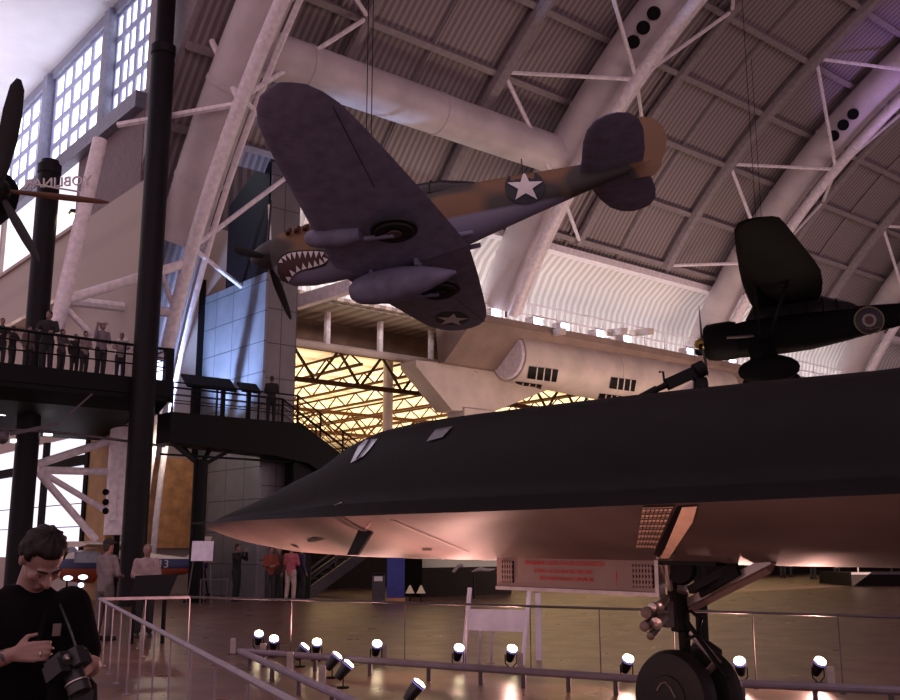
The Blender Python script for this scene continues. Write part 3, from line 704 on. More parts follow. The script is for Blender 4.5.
# ------------------------------------------------------------------ shark-mouthed fighter, hung from the roof
from mathutils import Euler
def plane_rot(yaw, pitch, roll): return Matrix.Rotation(yaw-R_(39.8), 3, 'Z') @ Matrix.Rotation(pitch, 3, 'Y') @ Matrix.Rotation(roll, 3, 'X')
PLOC = rd(-4.564, 21.355, 7.908)
PX = lambda x: -3.6+(x+3.6)*(.94 if x > -3.6 else .975)
p40 = thing('fighter_plane', 'shark-mouthed brown camouflaged propeller fighter hung from the roof', 'aircraft', PLOC, rot=plane_rot(2.871, .123, .153).to_euler())
def ring(x, zc, hu, hd, w, n=28, pu=2.2):
    out = []
    for k in range(n):
        a = 2*PI*k/n; cy, sz = math.cos(a), math.sin(a)
        yy = w*math.copysign(abs(cy)**(2/pu), cy); zz = (hu if sz > 0 else hd)*math.copysign(abs(sz)**(2/pu), sz)
        out.append(Vector((x, yy, zc+zz)))
    return out
FS = [(-.62, -.02, .36, .50, .36), (-.75, -.02, .41, .66, .40), (-1.0, -.02, .46, .80, .44), (-1.5, 0, .50, .90, .48), (-2.0, .02, .52, .93, .49), (-2.5, .02, .53, .92, .49), (-3.0, .02, .54, .88, .49), (-4, .02, .60, .84, .49), (-5, .05, .60, .76, .45), (-6, .12, .50, .58, .36), (-7, .2, .38, .42, .27), (-8, .28, .26, .27, .17), (-8.8, .34, .16, .16, .09), (-9.2, .36, .08, .08, .03)]
pf = MB().loft([ring(PX(f[0]), *f[1:]) for f in FS]).build('fuselage', M['camo'], p40, smooth=True)
def airfoil(le, te, y, z, th, n=9):
    c = le-te; up_, dn = [], []
    for k in range(n+1):
        u = .5*(1-math.cos(PI*k/n)); t = 5*th*c*(.2969*math.sqrt(u)-.126*u-.3516*u*u+.2843*u**3-.1015*u**4)
        up_.append(Vector((le-c*u, y, z+t*1.05))); dn.append(Vector((le-c*u, y, z-t*.95)))
    return up_+dn[-2:0:-1]
WG = [(.0, -2.2, -5.1), (.45, -2.22, -5.05), (1.5, -2.34, -4.9), (2.6, -2.46, -4.72), (3.6, -2.58, -4.55), (4.4, -2.68, -4.40), (4.9, -2.78, -4.28), (5.25, -2.93, -4.13), (5.5, -3.12, -3.95), (5.62, -3.32, -3.75), (5.68, -3.5, -3.58)]
def wing(sgn): return [airfoil(le, te, sgn*y, -.72+.10*y, .15-.011*y) for y, le, te in WG]
wm = []
for sgn in (1, -1):
    w_ = MB().loft(wing(sgn)).build('wing', M['p_grey'], p40, smooth=True, angle=60); wm.append(w_)
    mb = MB(); y = 2.9
    mb.add([Vector((-4.05, sgn*2.7, -.72+.27-.14)), Vector((-4.07, sgn*2.7, -.59)), Vector((-4.2, sgn*5.0, -.335)), Vector((-4.18, sgn*5.0, -.335))], [(0, 1, 2, 3)])
    mb.build('aileron_seam', M['ink'], p40)
# tail
def stab(sgn): return [airfoil(PX(le)+.1, PX(te)+.1, sgn*y, .33, .1) for y, le, te in ((.0, -7.75, -9.1), (.5, -7.9, -9.2), (1.2, -8.05, -9.25), (1.6, -8.2, -9.2), (1.85, -8.4, -9.05), (1.95, -8.6, -8.85))]
for sgn in (1, -1): MB().loft(stab(sgn)).build('tailplane', M['p_grey'], p40, smooth=True, angle=60)
def fin(): 
    out = []
    for z, le, te in ((.3, -7.4, -9.2), (.5, -7.7, -9.35), (.8, -7.95, -9.42), (1.1, -8.2, -9.35), (1.3, -8.45, -9.2), (1.38, -8.65, -9.0)):
        r_ = airfoil(le, te, 0, 0, .08); out.append([Vector((v.x, v.z, z)) for v in r_])
    return out
MB().loft(fin()).build('tail_fin', M['camo'], p40, smooth=True, angle=60)
out = []
for z, le, te in ((-.02, -8.6, -9.05), (.15, -8.55, -9.2), (.35, -8.6, -9.27), (.5, -8.7, -9.33)):
    r_ = airfoil(le, te, 0, 0, .1); out.append([Vector((v.x, v.z, z)) for v in r_])
MB().loft(out).build('rudder_foot', M['camo'], p40, smooth=True, angle=60)
# canopy, spinner, propeller
cpy = [[Vector((x, w_*math.cos(PI*k/10), .5+h*math.sin(PI*k/10))) for k in range(11)] for x, w_, h in ((-3.1, .33, .06), (-3.45, .33, .38), (-4.0, .34, .44), (-4.7, .33, .40), (-5.3, .28, .2), (-5.7, .2, .04))]
cn = MB().grid(cpy).build('canopy', M['glass_dark'], p40, smooth=True)
mb = MB()
for x in (-3.45, -3.75, -4.1, -4.45): mb.tube([Vector((x, .345*math.cos(PI*k/10), .5+.43*math.sin(PI*k/10))) for k in range(11)], .018, 5)
mb.build('canopy_frame', M['ink'], cn)
sp = MB().lathe([(.01, .0), (.08, -.04), (.18, -.14), (.27, -.3), (.33, -.5), (.35, -.66)], 22, (-.16, 0, 0), (1, 0, 0)).build('spinner', M['ink2'], p40, smooth=True)
def blade(mb, hub, ang, L, w, tw=.45, fr=(1, 0, 0)):
    d = Vector((0, math.cos(ang), math.sin(ang))); s_ = Vector((0, -math.sin(ang), math.cos(ang))); f = Vector(fr); rings = []
    for u, ww, th in ((.08, .35, .1), (.2, .6, .07), (.4, 1, .05), (.65, 1, .04), (.88, .8, .03), (.97, .5, .02), (1, .15, .01)):
        t = tw*(1.4-u); cv = s_*math.cos(t)+f*math.sin(t); cn_ = f*math.cos(t)-s_*math.sin(t)
        c = Vector(hub)+d*L*u; rings.append([c+cv*w*ww*.5*math.cos(2*PI*k/8)+cn_*th*.5*math.sin(2*PI*k/8) for k in range(8)])
    return mb.loft(rings)
for a in (100, 220, 340): blade(MB(), (-.55, 0, 0), R_(a), 1.6, .24).build('propeller_blade', M['ink'], p40, smooth=True)
# undercarriage fairings, wheel in its well, drop tank, exhausts, aerial
for sgn in (1, -1):
    zz = -.72+.1*1.55
    mb = MB(); mb.tube([(-2.15, sgn*1.5, zz-.10), (-2.22, sgn*1.5, zz-.10), (-2.4, sgn*1.5, zz-.12), (-2.9, sgn*1.5, zz-.2), (-3.3, sgn*1.5, zz-.22)], [.10, .16, .2, .21, .14], 14); mb.build('leg_fairing', M['p_grey'], p40, smooth=True)
    wc = Vector((-4.0, sgn*1.5, zz-.27))
    mb = MB(); mb.lathe([(.01, 0), (.47, 0), (.47, .06), (.01, .06)], 26, wc+Vector((0, 0, .0)), (0, 0, -1)); w_ = mb.build('wheel_well', M['ink'], p40)
    mb = MB(); mb.lathe([(.1, .05), (.3, .1), (.38, .09), (.4, .05)], 26, wc+Vector((0, 0, -.03)), (0, 0, -1)); w2 = mb.build('main_wheel', M['rubber'], p40, smooth=True)
    mb = MB(); mb.lathe([(.01, .1), (.14, .11), (.15, .09)], 18, wc+Vector((0, 0, -.03)), (0, 0, -1)); mb.build('wheel_hub', M['belly'] if sgn > 0 else M['rubber'], w2)
    mb = MB(); mb.tube([wc+Vector((.62, 0, -.08)), wc+Vector((.02, 0, -.15))], .05, 8); mb.build('gear_leg', M['p_grey'], p40)
mb = MB(); mb.lathe([(.02, 0), (.16, .05), (.27, .2), (.34, .5), (.36, .85), (.34, 1.25), (.27, 1.65), (.15, 2.05), (.03, 2.35)], 22, (-2.45, 0, -1.28), (-1, 0, 0)); dt = mb.build('drop_tank', M['p_grey'], p40, smooth=True)
for px_ in (-3.0, -4.0): mb = MB(); mb.bar((px_, 0, -1.0), (px_, 0, -.75), .08, .3); mb.build('tank_pylon', M['p_grey'], dt)
for sgn in (1, -1):
    mb = MB(); mb.tube([(-2.35, sgn*.40, -.6), (-5.3, sgn*.3, -.62)], [.14, .05], 10); mb.build('wing_fillet', M['p_grey'], p40, smooth=True)
    for k in range(6):
        x = -1.25-.2*k; mb = MB(); mb.tube([(x, sgn*.42, .22), (x-.05, sgn*.53, .2), (x-.14, sgn*.57, .19)], .055, 8); mb.build('exhaust_stub', M['exhaust'], p40)
mb = MB(); mb.tube([(-6.4, 0, .55), (-6.42, 0, 1.02)], .015, 5); mb.build('aerial_mast', M['ink'], p40)
# paint: shark mouth, insignia
PB = bvh_of([pf]); WB = bvh_of(wm)
mouth = [(279, 263), (283, 257), (290, 253.5), (300, 252), (316, 251.5), (331, 253), (329, 259), (324, 264), (314, 267), (303, 269.5), (295, 273), (290, 279), (287, 287), (283, 284), (280, 276)]
cxm, cym = 303, 263
grow = lambda k: [(cxm+(x-cxm)*k, cym+(y-cym)*k) for x, y in mouth]
decal('mouth_outline', [(x+(1.6 if x > cxm else -1.6), y+(1.7 if y > cym else -1.7)) for x, y in mouth], PB, M['ink'], p40, off=.012)
mo = decal('shark_mouth', mouth, PB, M['lessred'], p40, off=.022)
upr = mouth[:6]; lwr = mouth[5:13]
def along(pl, u):
    L = [math.dist(a, b) for a, b in zip(pl, pl[1:])]; d = u*sum(L)
    for (a, b), l in zip(zip(pl, pl[1:]), L):
        if d <= l: return (a[0]+(b[0]-a[0])*d/l, a[1]+(b[1]-a[1])*d/l)
        d -= l
    return pl[-1]
for pl, n_, h, off_ in ((upr, 10, 6.8, 1), (lwr, 10, 6.2, -1)):
    for k in range(n_):
        a, b = along(pl, k/n_+.004), along(pl, (k+1)/n_-.004); m_ = ((a[0]+b[0])/2, (a[1]+b[1])/2); tx, ty = b[0]-a[0], b[1]-a[1]; L = math.hypot(tx, ty) or 1
        hh = h*min(1, .45+.8*math.sin(PI*min(max(((k+.5)/n_), .06), .94))); hh = min(hh, 7.5)
        ap = (m_[0]-ty/L*hh, m_[1]+tx/L*hh); decal('tooth', [(a[0]*.9+m_[0]*.1, a[1]*.9+m_[1]*.1), (b[0]*.9+m_[0]*.1, b[1]*.9+m_[1]*.1), ap], PB, M['white'], p40, off=.034, cuts=1)
def star(cx, cy, r, rot=0, sy=1, sx=1, sh=0): 
    out = []
    for k in range(10):
        a = R_(-90+36*k)+rot; q = r if k % 2 == 0 else r*.40; x, y = q*math.cos(a)*sx, q*math.sin(a)*sy; out.append((cx+x+sh*y, cy+y))
    return out
disc = lambda cx, cy, rx, ry, n=22, rot=0: [(cx+rx*math.cos(2*PI*k/n)*math.cos(rot)-ry*math.sin(2*PI*k/n)*math.sin(rot), cy+rx*math.cos(2*PI*k/n)*math.sin(rot)+ry*math.sin(2*PI*k/n)*math.cos(rot)) for k in range(n)]
decal('insignia_disc', disc(525, 187.5, 20, 16.5), PB, M['navy'], p40, off=.03, cuts=3)
tag(decal('insignia_star', star(525.5, 188, 18.5, rot=-.06, sy=.8), PB, M['white'], p40, off=.05, cuts=3), 'white five-pointed star')
decal('insignia_disc', disc(452, 318, 17, 6.5), WB, M['navy'], p40, off=.02, cuts=2)
tag(decal('insignia_star', star(452, 318.5, 17, rot=.1, sy=.38), WB, M['white'], p40, off=.035, cuts=2), 'grey-white five-pointed star')
for k, (px, lb) in enumerate(((363, 'thin hanging cable, left one of the pair above the fighter wing'), (368, 'thin hanging cable, right one of the pair above the fighter wing'))):
    a = at(px+2, 215, 21.9); b = a.copy(); b.z = 25
    yv = a.y; tt = math.acos((yv-VY0)/VA); mb = MB(); mb.tube([a, (a.x, a.y, VB*math.sin(tt)-.05)], .012, 5); tag(mb.build('hanging_cable', M['dark']), lb, 'cable')

# ------------------------------------------------------------------ black high-wing plane
LLOC = rd(9.945, 38.647, 9.56)
lys = thing('high_wing_plane', 'black high-wing propeller plane with spatted wheels and a ringed roundel', 'aircraft', LLOC, rot=plane_rot(2.798, .053, .11).to_euler())
mb = MB().loft([ring(x, 0, h, h, h, 26, 2) for x, h in ((-.12, .30), (-.1, .58), (-.2, .68), (-.5, .74), (-1.1, .76), (-1.35, .70))]); mb.build('engine_cowling', M['lys'], lys, smooth=True)
lf = MB().loft([ring(x, z, hu, hd, w_, 24, 2.6) for x, z, hu, hd, w_ in ((-1.3, .0, .62, .7, .5), (-1.9, .05, .66, .78, .52), (-2.6, .05, .7, .8, .52), (-4.0, .1, .68, .8, .48), (-5.2, .15, .62, .68, .4), (-6.5, .2, .52, .5, .3), (-8, .28, .34, .32, .18), (-9.2, .35, .16, .2, .06))]).build('fuselage', M['lys'], lys, smooth=True)
LWG = [(.35, -2.05, -4.5, 1.160), (.8, -1.98, -4.6, 1.186), (1.8, -1.9, -4.65, 1.243), (2.9, -1.85, -4.6, 1.305), (4.0, -1.85, -4.35, 1.368), (5.5, -1.88, -3.95, 1.454), (7.0, -1.95, -3.55, 1.539), (7.45, -2.1, -3.4, 1.565), (7.6, -2.4, -3.2, 1.573)]
for sgn in (1, -1):
    MB().loft([airfoil(le, te, sgn*y, z, .11) for y, le, te, z in LWG]).build('wing', M['lys'], lys, smooth=True, angle=60)
    mb = MB(); mb.bar((-2.3, sgn*2.9, 1.45), (-2.2, sgn*.6, -.65), .1, .2); mb.bar((-3.6, sgn*2.9, 1.45), (-2.4, sgn*.6, -.65), .07, .14); mb.build('wing_strut', M['lys'], lys)
    mb = MB(); mb.tube([(-2.2, sgn*.45, -.6), (-2.35, sgn*.85, -1.35)], [.5, .5], 12); mb.build('gear_leg', M['lys'], lys)
    mb = MB(); mb.ell((-2.4, sgn*.95, -1.6), (1.12, .3, .56)); mb.build('wheel_spat', M['lys'], lys, smooth=True)
    mb = MB(); mb.lathe([(.1, -.1), (.36, -.1), (.38, 0), (.36, .1), (.1, .1)], 20, (-2.1, sgn*.95, -1.68), (0, 1, 0)); mb.build('wheel', M['rubber'], lys)
mb = MB().grid([[Vector((x, w_*math.cos(PI*k/10), z0+h*math.sin(PI*k/10)**.7 if 0 < k < 10 else z0)) for k in range(11)] for x, w_, z0, h in ((-1.75, .36, .62, .1), (-2.1, .45, .6, .78), (-3.4, .46, .6, .84), (-4.6, .42, .6, .75), (-5.6, .3, .6, .35), (-5.9, .25, .6, .1))]); cn = mb.build('canopy', M['glass_dark'], lys, smooth=True)
mb = MB()
for x, h in ((-2.1, .78), (-2.7, .8), (-3.4, .84), (-4.0, .8), (-4.6, .75), (-5.1, .55)): mb.tube([Vector((x, .465*math.cos(PI*k/10), .6+h*max(0, math.sin(PI*k/10))**.7)) for k in range(11)], .025, 5)
mb.build('canopy_frame', M['lys'], cn)
mb = MB(); mb.loft([airfoil(-8.1, -9.3, y, .55, .1) for y in (-1.8, -.1, .1, 1.8)]); mb.build('tailplane', M['lys'], lys)
o_ = []
for z, le, te in ((.4, -7.9, -9.3), (1.2, -8.4, -9.6), (1.9, -8.9, -9.5)): o_.append([Vector((v.x, v.z, z)) for v in airfoil(le, te, 0, 0, .09)])
MB().loft(o_).build('tail_fin', M['lys'], lys)
mb = MB(); mb.lathe([(.01, .32), (.13, .26), (.22, .1), (.24, -.12), (.2, -.2)], 18, (0, 0, 0), (1, 0, 0)); mb.build('spinner', M['gold'], lys, smooth=True)
for a in (97, 263+8, 250-17): pass
for a in (95, 215, 335): blade(MB(), (.0, 0, 0), R_(a), 1.68, .22).build('propeller_blade', M['ink'], lys, smooth=True)
LB = bvh_of([lf])
for m_, rx in (('roundel_y', 15.5), ('roundel_b', 14), ('roundel_w', 7.2), ('roundel_r', 4.6)):
    decal('roundel_ring', disc(869, 320.5, rx, rx*.88, 26), LB, M[m_], lys, off=.035+.008*(16-rx)/3, cuts=4)
mb = MB(); mb.tube([(-1.0, .74, -.1), (-2.0, .72, -.16)], .05, 8); mb.build('exhaust_pipe', M['belly'], lys)
for k, (lx, ly) in enumerate(((-2.5, 2.9), (-2.5, -2.9))):
    p = lys.matrix_basis @ Vector((lx, ly, 1.6)); tt = math.acos(max(-1, min(1, (p.y-VY0)/VA))); mb = MB(); mb.tube([p, (p.x, p.y, VB*math.sin(tt)-.05)], .012, 5)
    tag(mb.build('hanging_cable', M['dark']), ['thin hanging cable above the near wing of the black plane', 'thin hanging cable above the far wing of the black plane'][k], 'cable')

# ------------------------------------------------------------------ propeller and nose of a third plane at the left edge
hub = at(-2, 190, 17); 
t = thing('hung_plane', 'nose and three propeller blades of a hung plane cut by the left edge', 'aircraft', hub)
ax = (RT*.55-FW*.75+Vector((0, 0, -.1))).normalized()
mb = MB(); mb.lathe([(.02, .3), (.1, .26), (.2, .1), (.24, -.1), (.2, -.2)], 18, hub, ax); mb.build('spinner', M['dark'], t, world=True, smooth=True)
mb = MB(); mb.lathe([(.2, -.2), (.42, -.25), (.5, -.7), (.55, -2.5), (.3, -4)], 20, hub, ax); mb.build('fuselage', M['lys'], t, world=True, smooth=True)
def pblade(tip, w_, m_, nm='propeller_blade'):
    d = tip-hub; L = d.length; d = d/L; s_ = d.cross(ax).normalized(); n_ = d.cross(s_); rings = []
    for u, ww, th in ((.06, .4, .1), (.2, .7, .07), (.45, 1, .05), (.7, 1, .04), (.92, .75, .03), (1, .25, .015)):
        c = hub+d*L*u; tq = .5; cv = s_*math.cos(tq)+n_*math.sin(tq); cn2 = n_*math.cos(tq)-s_*math.sin(tq); rings.append([c+cv*w_*ww*.5*math.cos(2*PI*k/8)+cn2*th*.5*math.sin(2*PI*k/8) for k in range(8)])
    return MB().loft(rings).build(nm, m_, t, world=True, smooth=True)
pblade(at(19, 79, 16.6), .42, M['ink']); pblade(at(109, 202.5, 17.3), .12, M['exhaust']); pblade(at(39, 261, 17.2), .17, M['ink'])
mb = MB(); mb.tube([hub-ax*3, (hub-ax*3)+Vector((0, 0, 14))], .015, 5); mb.build('hanging_cable', M['dark'], t, world=True)
# reversed sign letters on the entrance beam behind the propeller
q0, q1 = on_y(28, 183, 30.8), on_y(86, 193, 30.8)
ns = thing('sign_letters', 'row of small pale sign letters seen in reverse behind the left propeller', 'sign', (q0+q1)/2)
ln = text('lettering', 'YOBLINAR', .44, M['white'], frame_mtx((q0+q1)/2+Vector((0, 0, .18)), q1-q0, -FW), ns, .03, mirror=True)
mb = MB(); mb.bar(q0, q1, .04, .05); mb.build('letter_rail', M['white'], ns, world=True)
lp = on_y(73, 217, 32); t = thing('wall_lamp', 'small warm glowing lamp fixed beside the leaning left strut', 'lamp', lp)
mb = MB(); mb.ell((0, 0, 0), (.13, .13, .13)); mb.build('bulb', glow('warm_bulb', (1, .8, .5), 14), t); mb = MB(); mb.lathe([(.05, .1), (.16, .12), (.1, .25)], 12); mb.build('holder', M['dark'], t)
# ------------------------------------------------------------------ overlook balcony, landing, stairs
BZ = 6.72; BY = 29.5
BXR = on_y(168, 385, BY).x
def railing(par, a, b, z0a, z0b, h, nposts, mids=2, r=.03, m='dark'):
    a, b = Vector(a), Vector(b)
    for k in range(mids+1):
        hh = h*(1-k/(mids+1)*.8); mb = MB(); mb.tube([Vector((a.x, a.y, z0a+hh)), Vector((b.x, b.y, z0b+hh))], r*(1.3 if k == 0 else .7), 6); mb.build('handrail' if k == 0 else 'mid_rail', M[m], par, world=True)
    for k in range(nposts):
        u = k/(nposts-1); p = a.lerp(b, u); z0 = z0a+(z0b-z0a)*u; mb = MB(); mb.bar((p.x, p.y, z0), (p.x, p.y, z0+h), .05, .05); mb.build('post', M[m], par, world=True)
t = thing('overlook_balcony', 'dark overlook balcony packed with visitors at the left', 'balcony', (8, BY, 0))
mb = MB(); mb.prism([(0, BY-.1, BZ), (0, BY-.1, 6.15), (0, BY+.6, 5.85), (0, BY+4.2, 5.25), (0, BY+4.4, BZ)], (BXR, 0, 0)); mb.build('deck', M['dark'], t, world=True)
mb = MB(); mb.lohi((0, BY-.16, 6.3), (BXR, BY-.1, 6.8)); mb.lohi((BXR, BY-.16, 6.15), (BXR+.1, BY+4.4, 6.8)); mb.build('kerb', M['dark'], t, world=True)
railing(t, (0.1, BY, 0), (BXR, BY, 0), BZ, BZ, 1.1, 10, 2, .035)
railing(t, (BXR, BY, 0), (BXR, BY+4, 0), BZ, BZ, 1.1, 4, 2, .03)
P = Vector((BXR-.03, BY-.03, 0)); mb = MB(); mb.lohi((P.x-.13, P.y-.1, 6.3), (P.x+.13, P.y+.1, 7.85)); mb.build('corner_post', M['dark'], t, world=True)
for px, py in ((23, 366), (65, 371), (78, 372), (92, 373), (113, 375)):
    P = on_y(px, py, BY+1.2); mb = MB(); mb.lohi((P.x-.09, P.y, BZ), (P.x+.09, P.y+.08, BZ+.16)); mb.build('step_light', M['pane2'], t, world=True)  # added glowing blocks imitating bright background between the visitors' legs
for px, py in ((105, 421), (48, 434), (15, 441), (1, 414), (34, 434)):
    P = on_y(px, py, BY+2.2); mb = MB(); mb.lathe([(.02, 0), (.14, 0), (.14, .1), (.02, .1)], 12, (P.x, P.y, P.z-.05)); mb.build('downlight', glow('downlight_glow', (1, .9, .85), 2.5) if px == 105 else bpy.data.materials['downlight_glow'], t, world=True)
P = on_y(147, 411, BY-.3); mb = MB(); mb.ell(P, (.1, .1, .1)); mb.build('blue_lamp', M['flood'], t, world=True)
mb = MB(); mb.tube([on_y(-10, 428, BY+.1), on_y(64, 433, BY+.1), on_y(165, 446, BY+.1)], .04, 6); mb.build('service_pipe', M['rail'], t, world=True)
mb = MB(); mb.bar(on_y(10, 434, BY-.2), on_y(58, 424, BY-.2), .12, .1); mb.bar(on_y(58, 424, BY-.2), on_y(92, 394, BY-.2), .05, .05); mb.build('fascia_brace', M['rail'], t, world=True)
mb = MB(); mb.ell(on_y(3, 437, BY-.3), (.16, .16, .2)); mb.build('junction_lamp', M['rail'], t, world=True)
# lit display behind the corner
P = on_y(154, 373, BY+.9); t = thing('lit_display', 'bright blue lit display panel at the right corner of the balcony', 'display', (P.x, P.y, BZ))
mb = MB(); mb.lohi((P.x-.28, P.y, 6.95), (P.x+.28, P.y+.06, 7.6)); mb.build('screen', M['bluewin'], t, world=True); mb = MB(); mb.lohi((P.x-.33, P.y+.06, BZ), (P.x+.33, P.y+.14, 7.65)); mb.build('cabinet', M['dark'], t, world=True)
# landing
LZ = 5.85; LXR = on_y(297, 412, BY).x
t = thing('stair_landing', 'dark raised landing joining balcony and stairs in front of the tower', 'landing', (15.5, BY, 0))
mb = MB(); mb.prism([(BXR+.1, 0, LZ), (LXR, 0, LZ), (LXR+.2, 0, LZ-.15), (LXR+.2, 0, LZ-1.3), (LXR-1.3, 0, LZ-1.1), (BXR+.1, 0, LZ-1.0)], (0, 0, 0)) if False else None
mb = MB(); mb.prism([(BXR+.1, BY-.1, LZ), (LXR, BY-.1, LZ), (LXR+.5, BY-.1, LZ-1.35), (LXR-.9, BY-.1, LZ-1.15), (BXR+.1, BY-.1, LZ-.95)], (0, 1.0, 0)); mb.build('deck', M['dark'], t, world=True)
railing(t, (BXR+.15, BY-.05, 0), (LXR, BY-.05, 0), LZ, LZ, .95, 4, 3, .022)
railing(t, (BXR+.15, BY+.95, 0), (LXR, BY+.95, 0), LZ, LZ, .95, 3, 2, .022)
mb = MB(); mb.tube([(BXR, BY+.3, LZ-1.3), (LXR, BY+.3, LZ-1.3)], .035, 6); mb.build('service_pipe', M['dark'], t, world=True)
P = on_y(197, 545, 29.9)
t = thing('branching_column', 'dark column with four branching struts under the stair landing', 'column', (P.x, P.y, 0))
mb = MB(); mb.tube([(P.x, P.y, 0), (P.x, P.y, 4.45)], .23, 16); mb.build('shaft', M['dark'], t, world=True)
for dx_, dy_ in ((-1.25, -.25), (1.25, -.25), (-.55, .5), (.6, .5)): mb = MB(); mb.bar((P.x, P.y, 4.25), (P.x+dx_, P.y+dy_, 5.0), .1, .12); mb.build('branch_strut', M['column'], t, world=True)
mb = MB(); mb.lathe([(.35, 0), (.35, .06), (.24, .1)], 16, (P.x, P.y, 0)); mb.build('base_plate', M['dark'], t, world=True)
# upper flight, lower flight
SX2, SZ2 = 23.4, 2.6
t = thing('upper_stair_flight', 'dark upper stair flight descending right behind the jet nose', 'stairs', (20, BY, 0))
mb = MB(); n_ = 18
for k in range(n_):
    x = LXR+(SX2-LXR)*k/n_; z = LZ-(LZ-SZ2)*(k+1)/n_; w_ = (SX2-LXR)/n_; mb.lohi((x, BY, z-.45), (x+w_, BY+.95, z))
mb.build('treads', M['dark'], t, world=True)
for y in (BY-.06, BY+.95): mb = MB(); mb.prism([(LXR, y, LZ+.1), (SX2, y, SZ2+.1), (SX2, y, SZ2-.75), (LXR+.2, y, LZ-1.2)], (0, .08, 0)); mb.build('stringer', M['dark'], t, world=True)
railing(t, (LXR, BY-.03, 0), (SX2, BY-.03, 0), LZ, SZ2, .95, 7, 3, .025)
railing(t, (LXR, BY+1.0, 0), (SX2, BY+1.0, 0), LZ, SZ2, .95, 5, 2, .025)
mb = MB(); mb.lohi((SX2, BY, SZ2-.3), (SX2+1.6, BY+2.2, SZ2)); mb.lohi((SX2+1.3, BY+.1, 0), (SX2+1.5, BY+.3, SZ2)); mb.lohi((SX2+1.3, BY+1.9, 0), (SX2+1.5, BY+2.1, SZ2)); mb.build('half_landing', M['dark'], t, world=True)
t = thing('lower_stair_flight', 'dark lower stair flight with pale handrail seen under the jet belly', 'stairs', (20, BY+1.2, 0))
LX0 = 19.2; mb = MB(); n_ = 14
mt = mat('stair_tread', (.05, .035, .03), .6)
for k in range(n_):
    x = LX0+(SX2-LX0)*k/n_; z = SZ2*(k+1)/n_; w_ = (SX2-LX0)/n_; mb.lohi((x, BY+1.2, z-.05), (x+w_+.04, BY+2.2, z))
mb.build('treads', mt, t, world=True)
for y in (BY+1.15, BY+2.2): mb = MB(); mb.prism([(LX0-.1, y, .3), (SX2, y, SZ2+.2), (SX2, y, SZ2-.2), (LX0+.2, y, -.0), (LX0-.1, y, 0)], (0, .05, 0)); mb.build('stringer', M['rail'], t, world=True)
railing(t, (LX0, BY+1.2, 0), (SX2, BY+1.2, 0), 0, SZ2, .95, 5, 1, .03, 'rail')
mb = MB(); mb.lohi((17.9, BY+.2, 0), (18.6, BY+.9, LZ-1.0)); struct('wall_stair', mb, M['dark'])

def lectern(px, py, Y, z0, w_, h, label, tilt=.7, zt=None):
    P = on_y(px, py, Y); t = thing('reading_panel', label, 'panel', (P.x, P.y, z0))
    r = Matrix.Rotation(tilt, 3, 'X'); mb = MB(); mb.box((0, 0, P.z-z0), (w_, h, .07), r); mb.build('slanted_panel', M['dark'], t)
    mb = MB(); mb.box((0, 0, P.z-z0+.045), (w_*.94, h*.9, .01), r) ; mb.build('panel_face', M['column'], t)
    for s_ in ((-.3, .3) if w_ > 1.2 else (0,)): mb = MB(); mb.bar((w_*s_, 0, 0), (w_*s_, 0, P.z-z0), .12, .12); mb.build('leg', M['dark'], t)
lectern(209, 383, BY+.35, LZ, 1.75, .7, 'wide dark reading panel on the stair landing')
lectern(249, 388, BY+.4, LZ, .72, .5, 'small dark reading panel on the stair landing')

# ------------------------------------------------------------------ people
def remesh(o, v, sm=3):
    m = o.modifiers.new('union', 'REMESH'); m.mode = 'VOXEL'; m.voxel_size = v; m.use_smooth_shade = True
    if sm: s_ = o.modifiers.new('soften', 'SMOOTH'); s_.factor = .5; s_.iterations = sm
    return o
cm = {}
def cloth(c):
    if c not in cm: cm[c] = mat('cloth_%d' % len(cm), c, .85, vs=9, var=.25)
    return cm[c]
def hand(mb, w, d, side, curl=.5, s=1.0, palm_n=None):
    """palm and five fingers from the wrist w along d; side = thumb direction"""
    d = Vector(d).normalized(); sd = Vector(side); sd = (sd-d*sd.dot(d)).normalized(); n = d.cross(sd) if palm_n is None else Vector(palm_n); n = (n-d*n.dot(d)).normalized()
    W = Vector(w); pc = W+d*.05*s
    for k in (-1, -.33, .33, 1): mb.caps(W+d*.01*s+sd*k*.016*s, .016*s, W+d*.085*s+sd*k*.03*s, .0135*s, 8)
    for k, L in ((1, .068), (.33, .078), (-.33, .072), (-1, .056)):
        a = W+d*.088*s+sd*k*.031*s; q = a; dd = d.copy(); ang = 0
        for j in range(3):
            ang += curl*(.45+.25*j); dd = d*math.cos(ang)+n*math.sin(ang)+sd*k*.06; e = q+dd.normalized()*L*s*(.46, .30, .24)[j]
            mb.caps(q, (.0098, .0090, .0082)[j]*s, e, (.0090, .0082, .0070)[j]*s, 8); q = e
    a = W+d*.025*s+sd*.03*s; b = a+(d*.6+sd*.75+n*.25).normalized()*.042*s; c = b+(d*.9+sd*.2+n*.45).normalized()*.034*s
    mb.caps(a, .0135*s, b, .011*s, 8); mb.caps(b, .011*s, c, .0085*s, 8)
